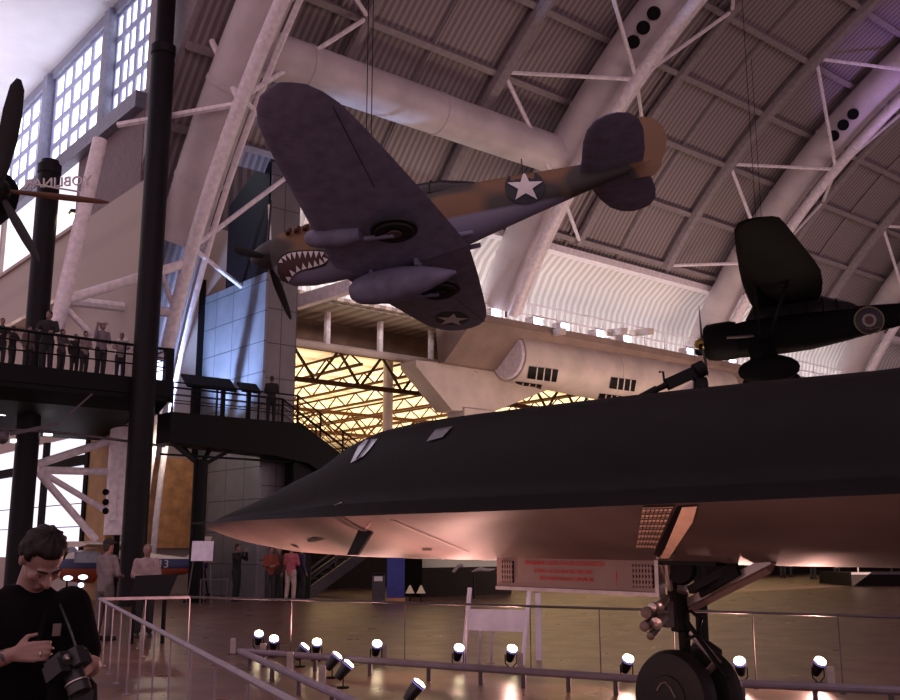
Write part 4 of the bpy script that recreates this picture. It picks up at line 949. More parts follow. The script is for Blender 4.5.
def person(label, loc, face, h=1.74, arms='down', shirt=(.05, .04, .045), legs=(.03, .028, .035), hair=(.03, .02, .018), hat=None, skin=None, group=None, lean=0, turn=0, bare=False):
    """facing the world direction given by the angle face (0 = +Y)"""
    k = h/1.76; t = thing('person', label, 'person', loc, face, group)
    V = lambda x, y, z: Vector((x, y+lean*max(0, z-.95)*.5, z))*k
    B, T, L_ = MB(), MB(), MB()
    ft = .11
    for s in (-1, 1):
        hip, kn, an = V(s*.09, 0, .92), V(s*.105, .03+.02*s, .5), V(s*.11, -.01+.03*s, .09)
        B.caps(hip, .085*k, kn, .055*k); B.caps(kn, .052*k, an, .038*k); B.caps(an+Vector((0, -.03, -.05))*k, .035*k, an+Vector((s*.02, .15, -.058))*k, .03*k)
        L_.caps(hip, .105*k, kn, .078*k); L_.caps(kn, .078*k, V(s*.11, -.01+.03*s, .13) if not bare else kn, .068*k)
        sh = V(s*.185, 0, 1.43)
        if arms == 'down': el, wr = V(s*.235, -.03, 1.14), V(s*.22, .07, .9)
        elif arms == 'rail': el, wr = V(s*.26, .12, 1.2), V(s*.17, .34, 1.12)
        elif arms == 'camera': el, wr = V(s*.24, .2, 1.27), V(s*.07, .3, 1.52)
        elif arms == 'wave': el, wr = (V(.26, .1, 1.25), V(.27, .18, 1.55)) if s > 0 else (V(-.24, .05, 1.16), V(-.12, .25, 1.15))
        else: el, wr = V(s*.24, .06, 1.15), V(s*.02, .25, 1.12)
        B.caps(sh, .048*k, el, .04*k); B.caps(el, .039*k, wr, .028*k); hand(B, wr, (wr-el), Vector((-s*.6, .3, .4)), .6, k)
        T.caps(sh, .066*k, el, .056*k)
        if not bare: T.caps(el, .054*k, wr-(wr-el)*.12, .045*k)
        mbs = MB(); mbs.caps(an+Vector((0, -.045, -.04))*k, .045*k, an+Vector((s*.02, .14, -.05))*k, .04*k); mbs.lohi((an.x-.04*k, an.y-.09*k, 0), (an.x+.05*k, an.y+.18*k, .02*k)); remesh(mbs.build('shoe', M['ink'], t), .02)
    def el_ring(x, y, z, n=16): p = V(0, 0, z); return [p+Vector((x*math.cos(2*PI*i/n), y*math.sin(2*PI*i/n), 0))*k for i in range(n)]
    TR = [(.14, .1, .86), (.155, .11, .95), (.15, .1, 1.08), (.165, .11, 1.22), (.185, .115, 1.36), (.165, .09, 1.45), (.07, .06, 1.5)]
    B.loft([el_ring(x*.9, y*.9, z) for x, y, z in TR]); T.loft([el_ring(x+.012, y+.014, z) for x, y, z in [(.155, .115, .84)]+TR[1:]])
    L_.loft([el_ring(x+.006, y+.008, z) for x, y, z in ((.13, .1, .8), (.15, .108, .9), (.145, .1, .99))])
    hd = V(0, .02, 1.64); tr = Matrix.Rotation(turn, 3, 'Z')
    B.caps(V(0, 0, 1.44), .055*k, V(0, .02, 1.58), .05*k); B.ell(hd, (.074*k, .092*k, .115*k), tr); B.ell(hd+tr@Vector((0, .03, -.06))*k, (.055*k, .065*k, .055*k), tr)
    B.caps(hd+tr@Vector((0, .09, .0))*k, .012*k, hd+tr@Vector((0, .108, -.025))*k, .016*k)
    for s in (-1, 1): B.ell(hd+tr@Vector((s*.076, -.005, -.005))*k, (.012*k, .02*k, .032*k), tr)
    remesh(B.build('body', skin or M['skin'], t), .016, 2); remesh(T.build('shirt', cloth(shirt), t), .02, 4); remesh(L_.build('trousers', cloth(legs), t), .02, 4)
    H = MB(); H.ell(hd+tr@Vector((0, -.018, .03))*k, (.083*k, .095*k, .1*k), tr); H.ell(hd+tr@Vector((0, -.045, -.02))*k, (.07*k, .06*k, .08*k), tr); remesh(H.build('hair', cloth(hair), t), .018, 2)
    if hat: 
        H = MB(); H.ell(hd+Vector((0, 0, .075))*k, (.095*k, .105*k, .07*k)); H.loft([[hd+Vector((r*math.cos(2*PI*i/20), .03+r*1.15*math.sin(2*PI*i/20), z))*k for i in range(20)] for r, z in ((.12, .055), (.125, .065), (.1, .075))]); H.build('cap', cloth(hat), t, smooth=True)
    for s in (-1, 1): H = MB(); H.ell(hd+tr@Vector((s*.03, .083, .012))*k, (.011*k, .008*k, .008*k)); H.build('eye', M['ink'], t)
    return t
FC = PI-R_(-140.2)*0  # helper: towards the camera is about 140 degrees round from +Y
tocam = PI-math.atan2(.64, .768)  # angle whose +Y turns to face the camera
tocam = math.atan2(.64, -.768)
def gperson(px, py_foot, label, face, h=1.74, d=None, **kw):
    P = on_z(px, py_foot, 0) if d is None else at(px, 560, d); P.z = 0
    return person(label, P, face, h, **kw)
# visitors on the balcony
BP = [(3, 318, 'rail', (.02, .016, .02), 'dark-clothed visitor at the far left end of the balcony', None, .0),
      (14, 326, 'rail', (.025, .02, .024), 'dark-clothed shorter visitor second along the balcony', None, .8),
      (29, 333, 'down', (.12, .09, .09), 'visitor in dull brown top left of the balcony column', None, .4),
      (50, 307, 'rail', (.015, .012, .015), 'tallest dark visitor standing beside the balcony column', None, -.6),
      (63, 329, 'rail', (.09, .07, .075), 'visitor in grey-brown top just right of the tallest visitor', None, .5),
      (76, 336, 'down', (.03, .02, .025), 'small dark visitor half hidden in the middle of the balcony', None, 0),
      (86, 331, 'front', (.28, .22, .23), 'visitor in pale top leaning on the middle of the balcony rail', None, .3),
      (103, 322, 'wave', (.22, .18, .2), 'visitor in pale cap raising one hand on the balcony', (.5, .42, .4), .2),
      (122, 333, 'rail', (.3, .25, .26), 'visitor in pale grey top right of the capped visitor', None, -.4),
      (141, 337, 'front', (.06, .045, .05), 'dark visitor stooping at the right end of the balcony beside the column', (.1, .08, .08), .7)]
for i, (px, py, ar, c, lb, hat, tn) in enumerate(BP):
    yy = BY+.45+(.25 if i % 2 else 0)
    P = on_y(px, py, yy); h = min(1.95, max(1.35, (P.z-BZ)*1.0)); 
    if px == 141: P.x = on_y(148, py, yy).x
    person(lb, (P.x, yy, BZ), PI+tn*.8, h, ar, shirt=c, legs=(.03, .025, .03), hat=hat, turn=tn*.6)
P = on_y(272, 380, BY+.45); person('dark silhouetted visitor standing on the stair landing before the tower', (P.x, BY+.45, LZ), -.5, 1.62, 'front', shirt=(.012, .01, .012), legs=(.012, .01, .012))
# visitors on the floor
gperson(147, 640, 'man in pale shirt reading the slanted panel by the left railing', tocam+.35, 1.76, d=19.9, arms='front', shirt=(.34, .25, .25), legs=(.03, .025, .03), hair=(.2, .13, .11))
gperson(107, 640, 'visitor in speckled grey shirt and dark cap standing left of the panel reader', tocam+2.6, 1.84, d=19.2, arms='front', shirt=(.17, .14, .15), legs=(.10, .085, .09), hat=(.015, .012, .015))
gperson(237, 592, 'visitor in black standing under the jet nose tip', tocam+1.2, 1.8, d=33, arms='camera', shirt=(.008, .007, .008), legs=(.01, .01, .012))
gperson(271, 592, 'visitor in rusty red top under the jet nose, left of the pink one', tocam+.4, 1.72, d=33, arms='front', shirt=(.22, .05, .03), legs=(.03, .03, .035))
gperson(279, 592, 'visitor in dark trousers close beside the rusty red top', tocam-.5, 1.7, d=34, shirt=(.07, .03, .025), legs=(.03, .028, .03))
gperson(291, 592, 'visitor in pink shirt and pale trousers under the jet nose', tocam+2.8, 1.78, d=32.8, arms='front', shirt=(.42, .10, .13), legs=(.42, .33, .28))
gperson(301, 593, 'visitor in dark jacket right behind the pink shirt', tocam+2.2, 1.76, d=33.2, shirt=(.04, .03, .07), legs=(.015, .014, .02))
for k, (px, d_, lb, c) in enumerate(((782, 58, 'far dark visitor under the jet belly, left one of the distant pair', (.02, .018, .02)), (790, 60, 'far dark visitor under the jet belly, right one of the distant pair', (.03, .02, .03)), (812, 56, 'far visitor in yellowish top under the jet belly', (.3, .2, .05)), (836, 54, 'far dark blue visitor left of the low platform', (.02, .02, .05)))):
    gperson(px, 580, lb, tocam+k, 1.74, d=d_, shirt=c)

# ------------------------------------------------------------------ foreground man with camera
def man():
    mc = rd(-1.80, 4.4); f = (RT*.72-FW*.69).normalized(); ang = math.atan2(-f.x, f.y)
    t = thing('person', 'man in black t-shirt with tattooed forearm looking down at his camera', 'person', mc, ang)
    B = MB()
    # legs
    for s in (-1, 1):
        hip, kn, an = Vector((s*.10, -.02, .98)), Vector((s*.12, .03, .53)), Vector((s*.13, -.01, .09))
        B.caps(hip, .10, kn, .062); B.caps(kn, .06, an, .04); B.caps(an+Vector((0, -.03, -.045)), .04, an+Vector((s*.02, .17, -.055)), .03)
    ring_ = lambda cx, cy, cz, rx, ry, n=24: [Vector((cx+rx*math.cos(2*PI*i/n), cy+ry*math.sin(2*PI*i/n), cz)) for i in range(n)]
    B.loft([ring_(0, 0, .9, .15, .11), ring_(0, 0, 1.02, .165, .125), ring_(0, .0, 1.15, .165, .125), ring_(0, -.01, 1.3, .185, .125), ring_(0, -.03, 1.43, .19, .11), ring_(0, -.03, 1.5, .12, .075)])
    # arms
    shR, elR, wrR = Vector((.205, -.03, 1.45)), Vector((.285, .03, 1.20)), Vector((.155, .25, 1.285))
    shL, elL, wrL = Vector((-.205, -.03, 1.45)), Vector((-.25, .09, 1.19)), Vector((-.135, .34, 1.235))
    for sh, el, wr in ((shR, elR, wrR), (shL, elL, wrL)):
        B.caps(sh, .06, el, .046); mid = el.lerp(wr, .35); B.caps(el, .046, mid, .045); B.caps(mid, .045, wr, .028)
    cmc = Vector((.005, .40, 1.255))
    hand(B, wrR, (Vector((.045, .385, 1.305))-wrR), Vector((-.2, .1, 1)), .75, 1.0, palm_n=(-.9, -.2, -.1))
    hand(B, wrL, (Vector((-.04, .40, 1.215))-wrL), Vector((.3, .2, .8)), .75, 1.0, palm_n=(.8, .1, .3))
    # neck and bowed head
    hr = Matrix.Rotation(R_(-46), 3, 'X') @ Matrix.Rotation(R_(4), 3, 'Y')
    hc = Vector((0, .10, 1.65)); Hd = lambda x, y, z: hc+hr@Vector((x, y, z))
    B.caps((0, -.03, 1.45), .066, Hd(0, -.02, -.06), .056, 16)
    B.ell(Hd(0, -.012, .03), (.078, .098, .096), hr, 24, 16); B.ell(Hd(0, .022, -.035), (.066, .074, .085), hr, 20, 14); B.ell(Hd(0, .045, -.088), (.042, .045, .033), hr, 16, 10)
    B.caps(Hd(-.04, .085, .016), .012, Hd(.04, .085, .016), .012)          # brow
    B.caps(Hd(0, .09, .004), .011, Hd(0, .117, -.036), .015); B.caps(Hd(-.015, .098, -.04), .009, Hd(.015, .098, -.04), .009)   # nose
    for s in (-1, 1):
        B.ell(Hd(s*.031, .083, .0), (.017, .010, .010), hr)                 # lowered upper lid
        B.ell(Hd(s*.045, .062, -.03), (.022, .022, .024), hr)                # cheek
        B.ell(Hd(s*.080, -.012, -.008), (.010, .020, .034), hr); B.caps(Hd(s*.084, -.02, .012), .007, Hd(s*.084, -.02, -.02), .007)
    B.caps(Hd(-.02, .090, -.068), .0075, Hd(.02, .090, -.068), .0075); B.caps(Hd(-.018, .087, -.079), .008, Hd(.018, .087, -.079), .008)
    skin = M['skin'].copy(); skin.name = 'skin_with_forearm_tattoo'; n, l, b = nodes_of(skin)
    tc = n.new('ShaderNodeTexCoord'); sub = n.new('ShaderNodeVectorMath'); sub.operation = 'DISTANCE'; l.new(tc.outputs['Object'], sub.inputs[0]); sub.inputs[1].default_value = elR.lerp(wrR, .62)+Vector((.03, 0, 0))
    nz = n.new('ShaderNodeTexNoise'); nz.inputs['Scale'].default_value = 42; nz.inputs['Detail'].default_value = 2; l.new(tc.outputs['Object'], nz.inputs['Vector'])
    lt = n.new('ShaderNodeMath'); lt.operation = 'LESS_THAN'; lt.inputs[1].default_value = .095; l.new(sub.outputs['Value'], lt.inputs[0])
    gt = n.new('ShaderNodeMath'); gt.operation = 'GREATER_THAN'; gt.inputs[1].default_value = .49; l.new(nz.outputs['Fac'], gt.inputs[0])
    mu = n.new('ShaderNodeMath'); mu.operation = 'MULTIPLY'; l.new(lt.outputs[0], mu.inputs[0]); l.new(gt.outputs[0], mu.inputs[1])
    mx = n.new('ShaderNodeMix'); mx.data_type = 'RGBA'; src = b.inputs['Base Color'].links[0].from_socket; l.new(mu.outputs[0], mx.inputs[0]); l.new(src, mx.inputs[6]); mx.inputs[7].default_value = (.045, .035, .045, 1); l.new(mx.outputs[2], b.inputs['Base Color'])
    remesh(B.build('body', skin, t), .0065, 3)
    for s in (-1, 1):
        e = MB(); e.ell(Hd(s*.031, .080, -.008), (.012, .008, .006), hr); eo = e.build('eye', M['white'], t, smooth=True)
        e = MB(); e.ell(Hd(s*.031, .0868, -.011), (.005, .002, .004), hr); e.build('iris', M['ink'], eo)
        e = MB(); e.caps(Hd(s*.015, .1, .022), .005, Hd(s*.048, .088, .024), .004, 8); e.build('eyebrow', M['hair'], t)
    # hair: full cap of short dark hair, lower at the nape
    rows = []; nu, nv = 40, 26
    for j in range(nv+1):
        th = PI*j/nv; ring = []
        for i in range(nu):
            a = 2*PI*i/nu; d = Vector((math.sin(th)*math.cos(a), math.sin(th)*math.sin(a), math.cos(th)))
            fy = d.y; lim = .42 if fy > .55 else (-.05 if fy > .1 else (-.55 if fy < -.25 else -.25)); mk = max(0, min(1, (d.z-lim)*5+.4))
            wob = .004*math.sin(9*a+3*th)+.004*math.sin(17*a-11*th)+random.uniform(-.003, .003)
            r = (.080+.013*mk+wob*mk, .098+.014*mk+wob*mk, .098+.017*mk+wob*mk)
            ring.append(Hd(0, -.014, .028)+hr@Vector((d.x*r[0]*(1 if mk > .1 else .8), d.y*r[1]*(1 if mk > .1 else .8), d.z*r[2]*(1 if mk > .1 else .8))))
        rows.append(ring)
    MB().loft(rows).build('hair', M['hair'], t, smooth=True, angle=180)
    # t-shirt with short sleeves
    T = MB(); T.loft([ring_(0, .005, 1.03, .205, .165), ring_(0, .005, 1.12, .20, .16), ring_(0, 0, 1.25, .21, .155), ring_(0, -.015, 1.38, .215, .145), ring_(0, -.03, 1.46, .195, .12), ring_(0, -.03, 1.51, .13, .09), ring_(0, -.028, 1.545, .082, .076)])
    for sh, el in ((shR, elR), (shL, elL)): T.caps(sh+Vector((0, 0, -.005)), .088, sh.lerp(el, .74), .071, 16)
    for k in range(6): a = .4+.5*k; T.caps((.15*math.cos(a*1.3), .125, 1.12+.05*k), .012, (.17*math.cos(a*1.3+.4), .11, 1.06+.05*k), .010, 6)
    remesh(T.build('t_shirt', M['tee'], t), .011, 4)
    e = MB(); e.box((-.06, .152, 1.36), (.035, .004, .05), Matrix.Rotation(-.1, 3, 'X')); e.build('chest_badge', M['doorgrey'], t)
    L_ = MB()
    for s in (-1, 1): hip, kn, an = Vector((s*.10, -.02, .98)), Vector((s*.12, .03, .53)), Vector((s*.13, -.01, .12)); L_.caps(hip, .12, kn, .09); L_.caps(kn, .09, an, .075)
    L_.loft([ring_(0, 0, .9, .185, .14), ring_(0, 0, 1.0, .18, .14), ring_(0, 0, 1.06, .172, .132)]); remesh(L_.build('trousers', M['pale'], t), .014, 4)
    for s in (-1, 1): e = MB(); e.caps((s*.13, -.05, .05), .05, (s*.15, .16, .045), .045); e.lohi((s*.14-.05, -.1, 0), (s*.14+.05, .21, .03)); remesh(e.build('shoe', M['ink'], t), .015)
    e = MB(); e.lathe([(.0095, -.003), (.0115, -.003), (.0115, .003), (.0095, .003)], 14, Hd(0, 0, 0)*0+wrR+(Vector((.045, .385, 1.305))-wrR).normalized()*.115+Vector((0, 0, -.012)), (Vector((.045, .385, 1.305))-wrR)); e.build('finger_ring', M['metal'], t)
    # camera held in both hands
    W = lambda x, y, z: t.matrix_basis @ Vector((x, y, z))
    c = thing('camera', 'black single-lens camera held in both hands of the man', 'camera', W(0, .40, 1.25), ang, rot=Euler((R_(-58), 0, ang+.25)))
    e = MB(); e.lohi((-.07, -.03, -.05), (.07, .03, .05)); e.prism([(-.03, -.03, .05), (.03, -.03, .05), (.02, -.03, .085), (-.02, -.03, .085)], (0, .07, 0)); e.lohi((.04, -.01, -.05), (.085, .05, .045)); e.build('camera_body', M['camera'], c)
    e = MB(); e.lathe([(.038, .03), (.04, .05), (.038, .09), (.045, .095), (.046, .13), (.04, .132), (.03, .12), (.01, .118)], 24, (-.01, 0, 0), (0, 1, 0)); lens = e.build('lens_barrel', M['camera'], c, smooth=True)
    e = MB(); e.lathe([(.01, .112), (.036, .114), (.036, .118), (.01, .121)], 20, (-.01, 0, 0), (0, 1, 0)); e.build('front_glass', M['glass_dark'], lens)
    e = MB(); e.lathe([(.047, .085), (.0475, .085), (.0475, .09), (.047, .09)], 24, (-.01, 0, 0), (0, 1, 0)); e.build('lens_ring', M['metal'], lens)
    e = MB(); e.lathe([(.004, 0), (.012, 0), (.012, .01), (.004, .012)], 14, (.05, 0, .05)); e.build('shutter_button', M['metal'], c)
    # hanging camera bag on the strap below
    e = MB(); e.tube([W(-.09, .1, 1.46), W(-.1, .2, 1.35), W(-.06, .36, 1.27)], .006, 6); e.build('strap', M['camera'], c, world=True)
    b_ = thing('camera_bag', 'soft black camera bag hanging below the camera of the man', 'bag', W(-.06, .33, 1.02), ang)
    e = MB(); e.loft([[Vector((x*math.cos(2*PI*i/18)*(1+.12*abs(math.cos(4*PI*i/18))), y*math.sin(2*PI*i/18), z)) for i in range(18)] for x, y, z in ((.05, .03, .0), (.085, .065, .015), (.095, .075, .07), (.09, .07, .13), (.06, .05, .165), (.02, .02, .175))]); e.build('bag_body', M['tee'], b_, smooth=True)
    e = MB(); e.tube([(.09, 0, .12), (.11, -.12, .28), (.04, -.2, .42)], .012, 6); e.build('bag_strap', M['tee'], b_)
    e = MB(); e.lohi((-.05, .072, .05), (.05, .082, .12)); e.build('bag_pocket', M['camera'], b_)
man()

# ------------------------------------------------------------------ barriers round the jet
def fence(name, label, pts, h, nper, m, mids=0, r=.025, foot=True):
    t = thing(name, label, 'barrier', pts[0]); mb = MB(); mb.tube([Vector((p.x, p.y, h)) for p in pts], r, 8); mb.build('top_rail', M[m], t, world=True)
    for a, b, n_ in zip(pts, pts[1:], nper):
        for k in range(n_):
            p = a.lerp(b, k/n_); mb = MB(); mb.tube([(p.x, p.y, 0), (p.x, p.y, h)], r*.45, 6); mb.tube([(p.x, p.y, 0), (p.x, p.y, .015)], r*2, 10); mb.build('post', M[m], t, world=True)
    return t
zf = .9
def fz(px, py): q = on_z(px, py, zf); return Vector((q.x, q.y, 0))
a, b, c_ = fz(190, 597), fz(405, 602.5), fz(930, 618)
fence('barrier_fence', 'long slim barrier fence crossing behind the jet nose wheels', [a, b, c_], zf, (2, 7), 'rail', r=.017)
a, b = fz(100, 599), fz(292, 701); b2 = fz(340, 726)
t = fence('barrier_railing', 'pale barrier railing with slim posts receding on the left behind the man', [fz(190, 597), a, b, b2], zf, (2, 11, 2), 'lightrail', r=.024)
# low chevron rail carrying small plates
zr = .2
def rz(px, py): q = on_z(px, py, zr); return Vector((q.x, q.y, 0))
ap = rz(240, 651)
low = [('low rail arm running right under the jet, with small upright plates', [ap, rz(460, 667), rz(640, 679), rz(930, 692)], (520, 832, 384)), ('low rail arm running towards the left railing from under the jet nose', [ap, rz(352, 701), rz(420, 731)], (290, 322))]
for lb, pts, plates in low:
    t = thing('low_rail', 'thick grey '+lb, 'rail', pts[0]); mb = MB(); mb.tube([p+Vector((0, 0, zr)) for p in pts], .046, 10); mb.build('rail_tube', M['lightrail'] if False else mat('grey_lavender_rail', (.2, .17, .22), .5), t, world=True)
    for q, w_ in zip(pts, pts[1:]):
        for k in range(4): p = q.lerp(w_, (k+.5)/4); mb = MB(); mb.tube([p, p+Vector((0, 0, zr))], .03, 8); mb.build('support_foot', M['rail'], t, world=True)
for k, (px, py, lb) in enumerate(((233, 645, 'first small upright grey plate at the chevron apex of the low rail'), (263, 651, 'second small upright grey plate right of the rail apex'), (290, 661, 'small upright grey plate on the near arm of the low rail'), (322, 676, 'small upright grey plate beside the paired spotlights'), (384, 652, 'small upright grey plate right of the lone spotlight'), (520, 662, 'small upright grey plate under the white sign stand'), (831, 677, 'small upright grey plate beside the rightmost spotlight'))):
    P = on_z(px, py+3, .1); t = thing('rail_plate', lb, 'plate', (P.x, P.y, 0)); ang = math.atan2(-FW.x, FW.y)
    t.rotation_euler = (0, 0, ang); t.matrix_basis = Matrix.Translation((P.x, P.y, 0)) @ Matrix.Rotation(ang, 4, 'Z')
    mb = MB(); mb.lohi((-.042, -.02, .02), (.042, .02, .26)); mb.build('plate_face', M['pale'], t); mb = MB(); mb.lohi((-.07, -.06, 0), (.07, .06, .02)); mb.build('base', M['rail'], t)

# ------------------------------------------------------------------ floor spotlights
def spot_proto(label):
    t = thing('floor_spotlight', label, 'spotlight', (0, 0, 0))
    mb = MB(); mb.lathe([(.02, 0), (.09, 0), (.09, .02), (.02, .03)], 14); mb.build('base', M['dark'], t)
    for s in (-1, 1): mb = MB(); mb.tube([(s*.02, 0, .02), (s*.1, 0, .1), (s*.1, 0, .24)], .01, 6); mb.build('yoke_arm', M['dark'], t)
    ax = Vector((0, .62, .78)); o = Vector((0, 0, .24))
    mb = MB(); mb.lathe([(.03, -.14), (.06, -.13), (.075, -.04), (.085, .10), (.088, .12), (.06, .105)], 18, o, ax); can = mb.build('can', M['camera'], t, smooth=True)
    mb = MB(); mb.lathe([(.005, .10), (.084, .112), (.08, .135), (.05, .15), (.005, .155)], 18, o, ax); mb.build('lens', M['lens'], can)
    mb = MB(); mb.lathe([(.086, .085), (.095, .085), (.095, .10), (.086, .10)], 18, o, ax); mb.build('blue_rim', glow('lens_fringe', (.3, .25, .8), .5), can)  # added glowing ring imitating the colour fringe of lamp glare
    return t
SPOTS = [(258, 651, 'leftmost spotlight at the apex of the low rail'), (273, 657, 'spotlight just right of the leftmost one'), (300, 667, 'spotlight left of the brighter one on the near rail arm'), (316, 661, 'bright spotlight with a long floor reflection under the jet nose'), (332, 678, 'left one of two spotlights close together on the near rail arm'), (343, 688, 'right one of two spotlights close together on the near rail arm'), (376, 663, 'lone spotlight below the blue banner'), (413, 712, 'nearest spotlight, at the bottom edge of the picture'), (458, 668, 'spotlight at the left leg of the white sign stand'), (511, 669, 'spotlight at the right leg of the white sign stand'), (627, 681, 'glaring spotlight beside the nose wheel'), (741, 684, 'spotlight right of the nose wheel'), (819, 684, 'rightmost spotlight on the low rail')]
sp0 = None; sp_pos = []
for k, (px, py, lb) in enumerate(SPOTS):
    P = on_z(px, py, 0); tgt = Vector((SX, P.y+.6, 1.6)); d = tgt-P
    if sp0 is None: sp0 = t = spot_proto('small floor '+lb)
    else: t = copy_tree(sp0); t['label'] = 'small floor '+lb
    if px in (332, 343, 413, 300): ang = math.atan2(-RT.x-FW.x*.1, RT.y+FW.y*.1)
    else: ang = math.atan2(FW.x*.9-RT.x*.25, -FW.y*.9+RT.y*.25)
    if px == 741: ang -= .6
    t['group'] = 'floor spotlights under the jet'; t.location = P; t.rotation_euler = (0, 0, ang); t.matrix_basis = Matrix.Translation(P) @ Matrix.Rotation(ang, 4, 'Z') @ Matrix.Scale(.86, 4); sp_pos.append((px, P))

# ------------------------------------------------------------------ sign stand, easel, banner, bin, exhibits beyond
def stand(): 
    P = on_z(497, 664, 0); ang = math.atan2(-FW.x, FW.y); t = thing('sign_stand', 'white tubular sign stand with blank back panel beyond the low rail', 'sign stand', (P.x, P.y, 0), ang)
    dd = (P.x*FW.x+P.y*FW.y)
    def L(px, py): q = at(px, py, dd); q = t.matrix_basis.inverted() @ q; return q
    for a, b in (((470, 588), (463, 664)), ((530, 591), (522, 664))): 
        mb = MB(); p, q = L(*a), L(*b); q.z = 0; q.y = -.12; p.y = .1; mb.tube([q, p], .035, 8); mb.build('leg', M['signwhite'], t)
    mb = MB(); q = [L(467, 609), L(528, 610), L(525, 632), L(466, 630)]; mb.prism(q, (0, .03, 0)); mb.build('panel', M['signwhite'], t)
    for x in (480, 492): mb = MB(); p = L(x, 630); mb.tube([p, (p.x, .35, 0)], .02, 6); mb.build('rear_leg', M['signwhite'], t)
    P2 = on_z(539, 660, 0); mb = MB(); mb.tube([(P2.x, P2.y, 0), (P2.x, P2.y, 1.0)], .045, 8); tag(mb.build('stanchion_post', M['signwhite']), 'single pale upright post right of the white sign stand', 'post')
stand()
P = at(202, 560, 29.5); P.z = 0; ang = math.atan2(-FW.x, FW.y)
t = thing('easel_sign', 'white notice board on a slim easel at the foot of the branching column', 'sign', P, ang)
z0, z1 = at(202, 561, 29.5).z, at(202, 541, 29.5).z
mb = MB(); mb.box((0, 0, (z0+z1)/2), (.62, .03, z1-z0), Matrix.Rotation(-.12, 3, 'X')); mb.build('board', M['signwhite'], t)
for x in (-.28, .28): mb = MB(); mb.tube([(x*1.3, -.15, 0), (x*.8, 0, z0+.2)], .018, 6); mb.build('easel_leg', M['rail'], t)
mb = MB(); mb.tube([(0, .5, 0), (0, .03, z1)], .018, 6); mb.build('easel_leg', M['rail'], t)
P = at(216, 580, 31.2); P.z = 0; t = thing('display_table', 'slim metal-framed table beside the easel notice', 'table', P, ang)
mb = MB(); mb.lohi((-.42, -.25, .72), (.42, .25, .76)); mb.build('table_top', M['rail'], t)
for x in (-.4, .4):
    for y in (-.23, .23): mb = MB(); mb.lohi((x-.02, y-.02, 0), (x+.02, y+.02, .72)); mb.build('leg', M['rail'], t)
P = at(396, 560, 32.6); P.z = 0; t = thing('blue_banner', 'blue upright banner panel under the jet belly', 'banner', P, ang)
zt_ = 1.75; mb = MB(); mb.lohi((-.28, -.02, .12), (.28, .02, zt_)); mb.build('banner_cloth', M['blue'], t); mb = MB(); mb.lohi((-.3, -.2, 0), (.3, .2, .12)); mb.build('base', M['orange'], t)
P = at(379, 560, 31.5); P.z = 0; t = thing('litter_bin', 'dark litter bin with pale notice left of the blue banner', 'bin', P, ang)
mb = MB(); mb.lohi((-.19, -.19, 0), (.19, .19, .85)); mb.build('bin_body', mat('bin_grey', (.04, .035, .04), .5), t); mb = MB(); mb.lohi((-.13, -.2, .68), (.13, -.19, .82)); mb.build('notice', M['white'], t); mb = MB(); mb.lohi((-.2, -.2, .85), (.2, .2, .9)); mb.build('lid', M['dark'], t)
# visitor desk with two small lamps, dark exhibits behind
P = at(440, 560, 33); P.z = 0; q_ = at(248, 565, 36.4); t = thing('striped_banner', 'white upright panel with red and blue foot stripes behind the visitor in black', 'banner', (q_.x, q_.y, 0), ang)
for a_, b_, m_, nm in ((.0, .65, 'navy', 'blue_foot'), (.65, .75, 'red', 'red_stripe'), (.75, 1.95, 'pale', 'white_panel')): mb = MB(); mb.lohi((-.19, -.03, a_), (.19, .03, b_)); mb.build(nm, M[m_], t)
P = at(440, 560, 36.5); P.z = 0
t = thing('exhibit_case', 'long dark exhibit case under the jet belly right of the blue banner', 'case', P, 0)
mb = MB(); mb.lohi((-1.2, -.5, 0), (3.0, .6, 1.0)); mb.build('case_body', M['darkwall'], t); mb = MB(); mb.lohi((-1.2, -.5, 1.0), (3.0, .6, 1.75)); mb.build('glass_hood', M['glass_dark'], t)
for k, px in enumerate((410, 421)):
    P2 = at(px, 588, 31.8); t = thing('desk_lamp', ['left', 'right'][k]+' one of two small cream cone lamps beside the blue banner', 'lamp', (P2.x, P2.y, 0))
    mb = MB(); mb.lathe([(.02, .34), (.13, .12), (.15, .1), (.02, .11)], 14, (0, 0, .2)); mb.build('shade', glow('cream_shade', (.5, .36, .25), .35), t); mb = MB(); mb.lathe([(.12, 0), (.12, .02), (.02, .03), (.02, .32)], 12); mb.build('stem', M['dark'], t)
P = at(472, 570, 34.5); t = thing('exhibit_model', 'thin white curved model parts shining in the dark under the jet belly', 'exhibit', P)
mb = MB(); mb.tube([at(453, 572, 34.5), at(458, 566, 34.5), at(463, 565, 34.5)], .05, 8); mb.build('curved_arm', M['pale'], t, world=True)
mb = MB(); mb.tube([at(472, 571.5, 34.5), at(480, 569, 34.5), at(488, 570, 34.5), at(495, 569, 34.5)], [.02, .07, .05, .02], 8); mb.build('body_tube', M['pale'], t, world=True)
mb = MB(); mb.tube([at(474, 571.5, 34.5), (at(474, 571.5, 34.5).x, at(474, 571.5, 34.5).y, 0)], .03, 6); mb.build('stand', M['dark'], t, world=True)
A_ = on_z(852, 586, 0); t = thing('low_platform', 'low dark exhibit platform with pale rail at the right under the jet', 'platform', (A_.x, A_.y, 0), ang)
mb = MB(); mb.lohi((0, 0, 0), (7, 4, .55)); mb.build('platform_deck', M['darkwall'], t); mb = MB(); mb.lohi((0, -.03, .5), (7, 0, .6)); mb.build('edge_strip', M['rail'], t)
for k in range(5): mb = MB(); mb.lohi((.3+1.5*k, 0, .55), (.36+1.5*k, .05, 1.5)); mb.build('rail_post', M['rail'], t)
mb = MB(); mb.lohi((0, 0, 1.45), (7, .05, 1.52)); mb.build('rail', M['rail'], t)
